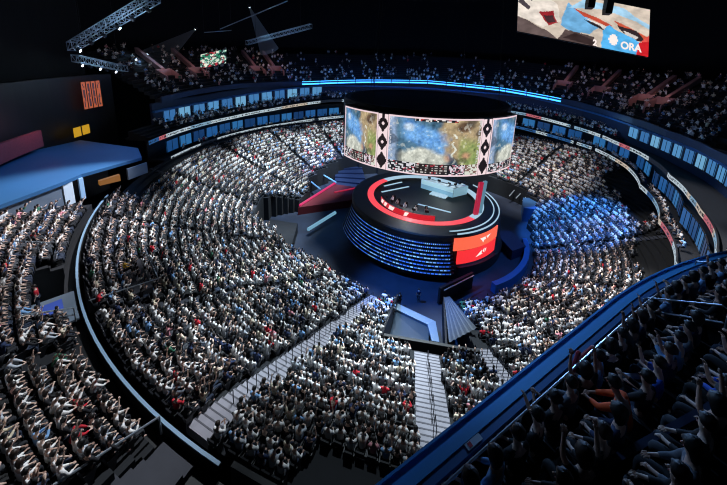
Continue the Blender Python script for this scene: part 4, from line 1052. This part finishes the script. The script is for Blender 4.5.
# blue roofed pavilion
rf_ = MB(); RP = [(-36.5,21.5,15.0),(-29.2,23.3,15.0),(-28.6,28.6,15.0),(-28.6,30.6,15.0),(-27.6,33.2,15.0),(-26.4,36.4,15.0),(-29.3,39.9,15.0),(-39.0,42.4,15.0),(-41,34,15.0)]
rf_.face(RP[::-1]); rf_.face([(x,y,z-.35) for x,y,z in RP])
for i in range(len(RP)): a, b = RP[i], RP[(i+1)%len(RP)]; rf_.face([a, b, (b[0],b[1],b[2]-.35), (a[0],a[1],a[2]-.35)])
pv = empty('roof_pavilion', (-30,30,12)); tag(pv, 'large blue flat-roofed pavilion above the west seats', 'pavilion'); pin = Matrix.Translation(pv.location).inverted()
def pp(mb, nm, m): o = mb.build(nm, m, pv); o.matrix_parent_inverse = pin
pp(rf_, 'roof', M['tarp'])
mb = MB(); mb.hexa(obox((-29.4,23.3),(-28.8,28.5),.2,12.6,14.66)); pp(mb, 'front_wall', M['greywall'])
mb = MB(); mb.hexa(obox((-28.7,28.6),(-28.6,29.5),.2,12.4,14.66)); pp(mb, 'white_pillar', M['white'])
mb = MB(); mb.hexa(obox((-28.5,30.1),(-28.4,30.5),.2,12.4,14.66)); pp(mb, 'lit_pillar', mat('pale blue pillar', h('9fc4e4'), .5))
mb = MB(); mb.hexa(obox((-31,30.7),(-30.4,36),.2,11,14.66)); pp(mb, 'back_wall', M['black'])
mb = MB(); mb.hexa([(-28.0,31.9,13.2),(-26.9,33.4,13.2),(-28.4,32.2,13.2),(-27.3,33.7,13.2),(-28.0,31.9,13.7),(-26.9,33.4,13.9),(-28.4,32.2,13.7),(-27.3,33.7,13.9)])
tag(mb.build('lit_sign', emis('amber sign', 'b0722a', .5)), 'small amber lit sign in the dark under the blue roof', 'sign')
mb = MB(); mb.hexa(obox((-26.6,34.2),(-26.0,36.6),.2,13.0,14.3)); pp(mb, 'side_panel', M['greywall'])

# ------------------------------------------------------------------ walkway wall and tier on the west
mb = MB(); mb.ringwall([(41.88,6),(42.05,6),(42.05,11.25),(41.88,11.25)], -159, -112, 1.5); struct(mb.build('wall_walkway', M['black']))
mb = MB(); mb.ringwall([(41.9,11.25),(42.04,11.25),(42.04,11.34),(41.9,11.34)], -159, -112, 1.5); struct(mb.build('trim_walkway', mat('pale wall cap', h('7f9db4'), .5)))
mb = MB(); mb.ringwall([(42.1,9),(42.75,9),(42.75,10.6),(42.1,10.6)], -159, -100, 1.5); struct(mb.build('floor_walkway', M['black']))
mb = MB()
for k in range(9):
    for i in range(40):
        a = -156+i; r = LR0+.72*k
        if in_hole(r+.3, a+.5): continue
        mb.ringwall([(r,8),(r+.72,8),(r+.72,LZ0+.38*k),(r,LZ0+.38*k)], a, a+1, 1)
struct(mb.build('floor_west_tier', M['terrace']))
# vomitory platform with pale walls
vb = empty('entrance_platform', polar(43.5,-135,11)); tag(vb, 'pale grey entrance platform with a dark opening behind the walkway wall', 'platform'); vin = Matrix.Translation(vb.location).inverted()
def vp(mb, nm, m): o = mb.build(nm, m, vb); o.matrix_parent_inverse = vin
mb = MB(); mb.ringwall([(42.2,11.0),(44.9,11.0),(44.9,11.12),(42.2,11.12)], -135.6,-131.2, 1); vp(mb, 'deck', M['greywall'])
mb = MB(); mb.ringwall([(42.2,9.0),(44.9,9.0),(44.9,9.1),(42.2,9.1)], -141.4,-135.6, 1); vp(mb, 'opening_floor', M['black'])
mb = MB(); mb.ringwall([(44.9,9.0),(45.1,9.0),(45.1,12.6),(44.9,12.6)], -140.5,-131.2, 1); vp(mb, 'back_wall', M['white'])
mb = MB(); mb.tube([polar(42.4,-130.9,11.1), polar(42.4,-130.9,12.1), polar(45.0,-130.9,13.2), polar(45.0,-130.9,12.2)], .05, 6); mb.tube([polar(42.4,-130.9,11.6), polar(45.0,-130.9,12.7)], .04, 6); vp(mb, 'front_rail', M['silver'])
mb = MB(); mb.tube([polar(43.4,-141.7,12.0), polar(43.4,-141.7,13.0), polar(45.2,-141.7,13.8), polar(45.2,-141.7,13.0)], .05, 6)
for k in range(6): mb.tube([polar(43.5+.28*k,-141.7,12.2+.2*k), polar(43.5+.28*k,-141.7,13.0+.2*k)], .03, 5)
vp(mb, 'back_rail', M['silver'])
tb = empty('folding_table', polar(43.3,-132.6,11.12)); tag(tb, 'small table with a blue cloth on the grey entrance platform', 'table'); tin = Matrix.Translation(tb.location).inverted()
mb = MB(); mb.ringwall([(42.8,11.8),(43.8,11.8),(43.8,11.86),(42.8,11.86)], -133.4,-131.8, 1); o = mb.build('tabletop', mat('blue cloth', h('3c56b0'), .8), tb); o.matrix_parent_inverse = tin
for t_ in (-133.2,-132.0):
    for r_2 in (42.9,43.7):
        mb = MB(); mb.tube([polar(r_2,t_,11.12), polar(r_2,t_,11.8)], .03, 5); o = mb.build('leg', M['darkmetal'], tb); o.matrix_parent_inverse = tin
person('stand', polar(43.9,-134.6,11.12), 2.2, 'red', 'steward in red top standing on the grey entrance platform')
# accessible bay inside the bowl top by the walkway
mb = MB(); mb.ringwall([(38.0,9.9),(41.7,9.9),(41.7,10.35),(38.0,10.35)], -139.5,-132.6, 1); tag(mb.build('viewing_bay', M['stair2']), 'grey viewing bay cut into the top rows inside the walkway wall', 'platform')
mb = MB(); mb.tube([polar(37.6,-140,9.9), polar(37.6,-140,10.9), polar(37.6,-132.5,10.9), polar(41.6,-132.5,11.4)], .05, 6); tag(mb.build('bay_rail', M['silver']), 'steel rail round the grey viewing bay', 'handrail')
person('rest', polar(39.2,-137,10.35), rad(-137+90), 'yellow', 'spectator in yellow top sitting alone in the grey viewing bay')
# stair flight and rails low in the corner
mb = MB()
for k in range(7): mb.ringwall([(42.3+.45*k,9.5),(42.75+.45*k,9.5),(42.75+.45*k,10.9+.2*k),(42.3+.45*k,10.9+.2*k)], -116.2,-113.6, 1)
struct(mb.build('stairs', M['stair2']))
mb = MB(); mb.tube([polar(42.2,-116.6,11.0), polar(42.2,-116.6,12.0), polar(46,-116.6,13.4), polar(46,-116.6,12.4)], .05, 6); tag(mb.build('stair_rail', M['silver']), 'steel stair rail at the lower corner behind the walkway wall', 'handrail')
mb = MB(); mb.ringwall([(41.9,8.0),(42.1,8.0),(42.1,11.9),(41.9,11.9)], -111,-96, 1.5); struct(mb.build('wall_concourse', M['black']))
mb = MB(); mb.hexa(obox(polar(43.4,-108.5)[:2], polar(43.4,-105)[:2], 1.0, 9.0, 10.9)); tag(mb.build('service_counter', M['greywall']), 'grey slanted counter in the dark behind the last row', 'counter')
# two people by the pit
person('stand', (4.9,31.4,0.02), .3, 'black', 'person in black standing at the end of the pit cover facing the stage')
person('stand', (7.2,32.2,0.02), -.2, 'dark blue', 'person in dark blue standing beside the black pit barrier')

# portals on the upper deck
PT = [(165,17.5,-1),(157,20.4,1),(139,20.6,1),(133,20.6,1),(39,19.0,1),(29,18.8,1),(16,17.2,-1),(10,17.2,-1)]
names = ['beside the banner panels','under the small video screen','east of the small video screen','two past the small video screen','just past the blue tubes','second past the blue tubes','above the first lit suite windows','highest over the lit suite windows']
for (th, z, sgn), nm in zip(PT, names):
    r0 = FAS(th)+3.5; z = ZF(th)+1.4; root = empty('stair_portal', polar(r0, th, z)); tag(root, f'pinkish lit stair portal on the dark upper deck {nm}', 'stair portal', 'portals on the upper deck'); inv = Matrix.Translation(root.location).inverted()
    for t_ in (-1.9, 1.9):
        mb = MB(); mb.ringwall([(r0,z-.6),(r0+2.4,z+.6),(r0+2.4,z+2.3),(r0,z+1.2)], th+t_-.12, th+t_+.12, 1); o = mb.build('side_wall', M['pinkwall'], root); o.matrix_parent_inverse = inv
    mb = MB(); mb.ringwall([(r0+2.4,z+.2),(r0+2.6,z+.2),(r0+2.6,z+2.4),(r0+2.4,z+2.4)], th-2.0, th+2.0, 1); o = mb.build('back_wall', M['pinkwall'], root); o.matrix_parent_inverse = inv
    mb = MB(); mb.hexa([polar(r0+2.6,th-.45,z+1.6), polar(r0+2.6,th+.45,z+1.6), polar(r0+8.6,th-.4,z+5.2), polar(r0+8.6,th+.4,z+5.2), polar(r0+2.6,th-.45,z+2.5), polar(r0+2.6,th+.45,z+2.5), polar(r0+8.6,th-.4,z+6.2), polar(r0+8.6,th+.4,z+6.2)])
    o = mb.build('stair_flight', M['pinkwall'], root); o.matrix_parent_inverse = inv

# ------------------------------------------------------------------ light
def spot(P, aim, W, deg, col, blend=.4, size=.3):
    l = bpy.data.lights.new('spot', 'SPOT'); l.energy = W; l.spot_size = rad(deg); l.spot_blend = blend; l.color = col; l.shadow_soft_size = size
    o = bpy.data.objects.new('spot', l); COL.objects.link(o); o.location = P; o.rotation_euler = (Vector(aim)-Vector(P)).to_track_quat('-Z', 'Y').to_euler(); return o
def point(P, W, col, size=.3):
    l = bpy.data.lights.new('lamp', 'POINT'); l.energy = W; l.color = col; l.shadow_soft_size = size
    o = bpy.data.objects.new('lamp', l); COL.objects.link(o); o.location = P; return o
COOL = (.74,.89,1.0); WARM = (.97,.97,1.0)
for th in range(-180, 180, 30):
    if th == 0: continue
    near = -150 <= th <= -60
    spot(polar(14.5, th, 38), polar(28.5, th, 5), (84000 if near else 100000 if abs(th) > 140 else 88000)*(.4 if th in (-30,30) else 1), 42, COOL if not -75 < th < 45 else WARM, .5)
spot(polar(15, -6, 38), polar(23.5, -7, 3.5), 230000, 27, (.05,.28,1.0), .35)
spot(polar(15, -48, 38), polar(24, -46, 4), 40000, 26, WARM, .5)
spot(polar(15, 30, 38), polar(27, 27, 4), 40000, 26, WARM, .5)
spot((-14,42,40), (-27,25,12.5), 95000, 34, (.9,.92,1.0), .6)
spot((-4,26,40), (-14,12,12), 42000, 36, (.85,.92,1.0), .6)
spot((0,24,40), (0,13,6), 14000, 30, COOL, .7)
# blue wash on the stage front and floor
spot((-8,30,34), (7.5,32.5,0), 100000, 30, (.05,.25,1.0), .8)
spot((30,34,34), (21,41,0), 34000, 32, (.06,.28,1.0), .6)
spot((-16,50,34), (-3,68,1), 60000, 32, (.05,.25,1.0), .6)
spot((-16,46,34), (-10,48,1), 14000, 34, (.1,.4,1.0), .6)
spot((CX,CY,14.2), (CX,CY,5), 900, 130, (.6,.8,1.0), .6)
point((CX-3,CY-4,9.5), 1100, (.9,.95,1.0)); point((CX+5,CY+5,10.0), 700, (.8,.95,1.0))
spot((-12,44,38), (-33,33,15), 20000, 36, (.2,.45,1.0), .7)
# blue glow on the decks
for th, e_ in ((170,80),(150,100),(128,350),(112,650),(96,700),(80,700),(64,650),(48,450),(30,90)): point(polar(41.5, th, 22.8), e_, (.06,.28,1.0))
for th in (5,-20,-45): point(polar(27, th, 19), 260, (.12,.4,1.0))
for th in (165,140,35,20): point(polar(38.5, th, 17.5), 130, (.2,.5,1.0))
for (th, z, sgn) in PT: point(polar(FAS(th)+4.2, th, ZF(th)+5.2), 75, (1.0,.6,.55), .15)
point(polar(49,-165,19), 60, (1.0,.35,.35))
# blue rim light on the near deck
spot((14,30,30), (6,6.5,22), 9000, 34, (.25,.5,1.0), .6, .5)
spot((-6,22,34), (7,7,22), 6000, 30, (.3,.55,1.0), .6, .5)
for A, B in (TRUSS['a'], TRUSS['b']): point((Vector(A)+Vector(B))/2-Vector((-3,3,1)), 420, (.6,.8,1.0))
point((-33,34,33), 120, (.3,.6,1.0)); point((-17,60,31), 300, (.6,.8,1.0))
# hazy beams under three ceiling lamps
hz = bpy.data.materials.new('haze'); hz.use_nodes = True; nt = hz.node_tree; nt.nodes.remove(nt.nodes['Principled BSDF'])
vsn = nt.nodes.new('ShaderNodeVolumeScatter'); vsn.inputs['Density'].default_value = .016; vsn.inputs['Color'].default_value = (.7,.85,1,1); nt.links.new(vsn.outputs['Volume'], nt.nodes['Material Output'].inputs['Volume'])
for nm, P, Q, r in (('over the small video screen', (-33.4,64.3,31.5), (-40.5,62.0,25.5), 2.4), ('high over the thin truss', (-22.2,63.2,35.8), (-19.5,66.0,28.0), 1.9), ('beside the short truss end', (-40.6,60.5,26.6), (-45.5,60.0,22.3), 1.6)):
    mb = MB(); mb.tube([P, Q], [.12, r], 16); o = mb.build('light_haze', hz); tag(o, f'faint blue hazy lamp beam {nm}', 'haze', None, 'stuff')
    spot(P, Q, 2500, 38, (.4,.7,1.0), .4, .1); lamp(Vector(P)+(Vector(P)-Vector(Q)).normalized()*.3, Q, f'ceiling lamp with a hazy beam {nm}')
for a, b, nm in (((-27.6,62.3,31.7),(-12.6,52.9,35.8),'long thin'), ((-31.0,63.0,31.0),(-26.0,63.5,31.6),'short lower')):
    mb = MB(); mb.tube([a, b], .09, 6); o = mb.build('hanging_bar', M['truss'])
    for q in (a, b): hm = MB(); hm.tube([q, (q[0],q[1],45.9)], .03, 4); hm.build('hanger', M['black'], o)
    tag(o, f'{nm} pale bar hanging under the ceiling above the far west deck', 'bar')
w = bpy.data.worlds.new('world'); SC.world = w; w.use_nodes = True
w.node_tree.nodes['Background'].inputs['Color'].default_value = (.05,.12,.3,1); w.node_tree.nodes['Background'].inputs['Strength'].default_value = .035
vs = SC.view_settings; vs.view_transform = 'Standard'; vs.look = 'None'; vs.gamma = 1.0; vs.use_curve_mapping = False; vs.exposure = 0.0
SC.display_settings.display_device = 'sRGB'
SC.cycles.filter_width = 1.1; SC.cycles.max_bounces = 4; SC.cycles.use_denoising = True
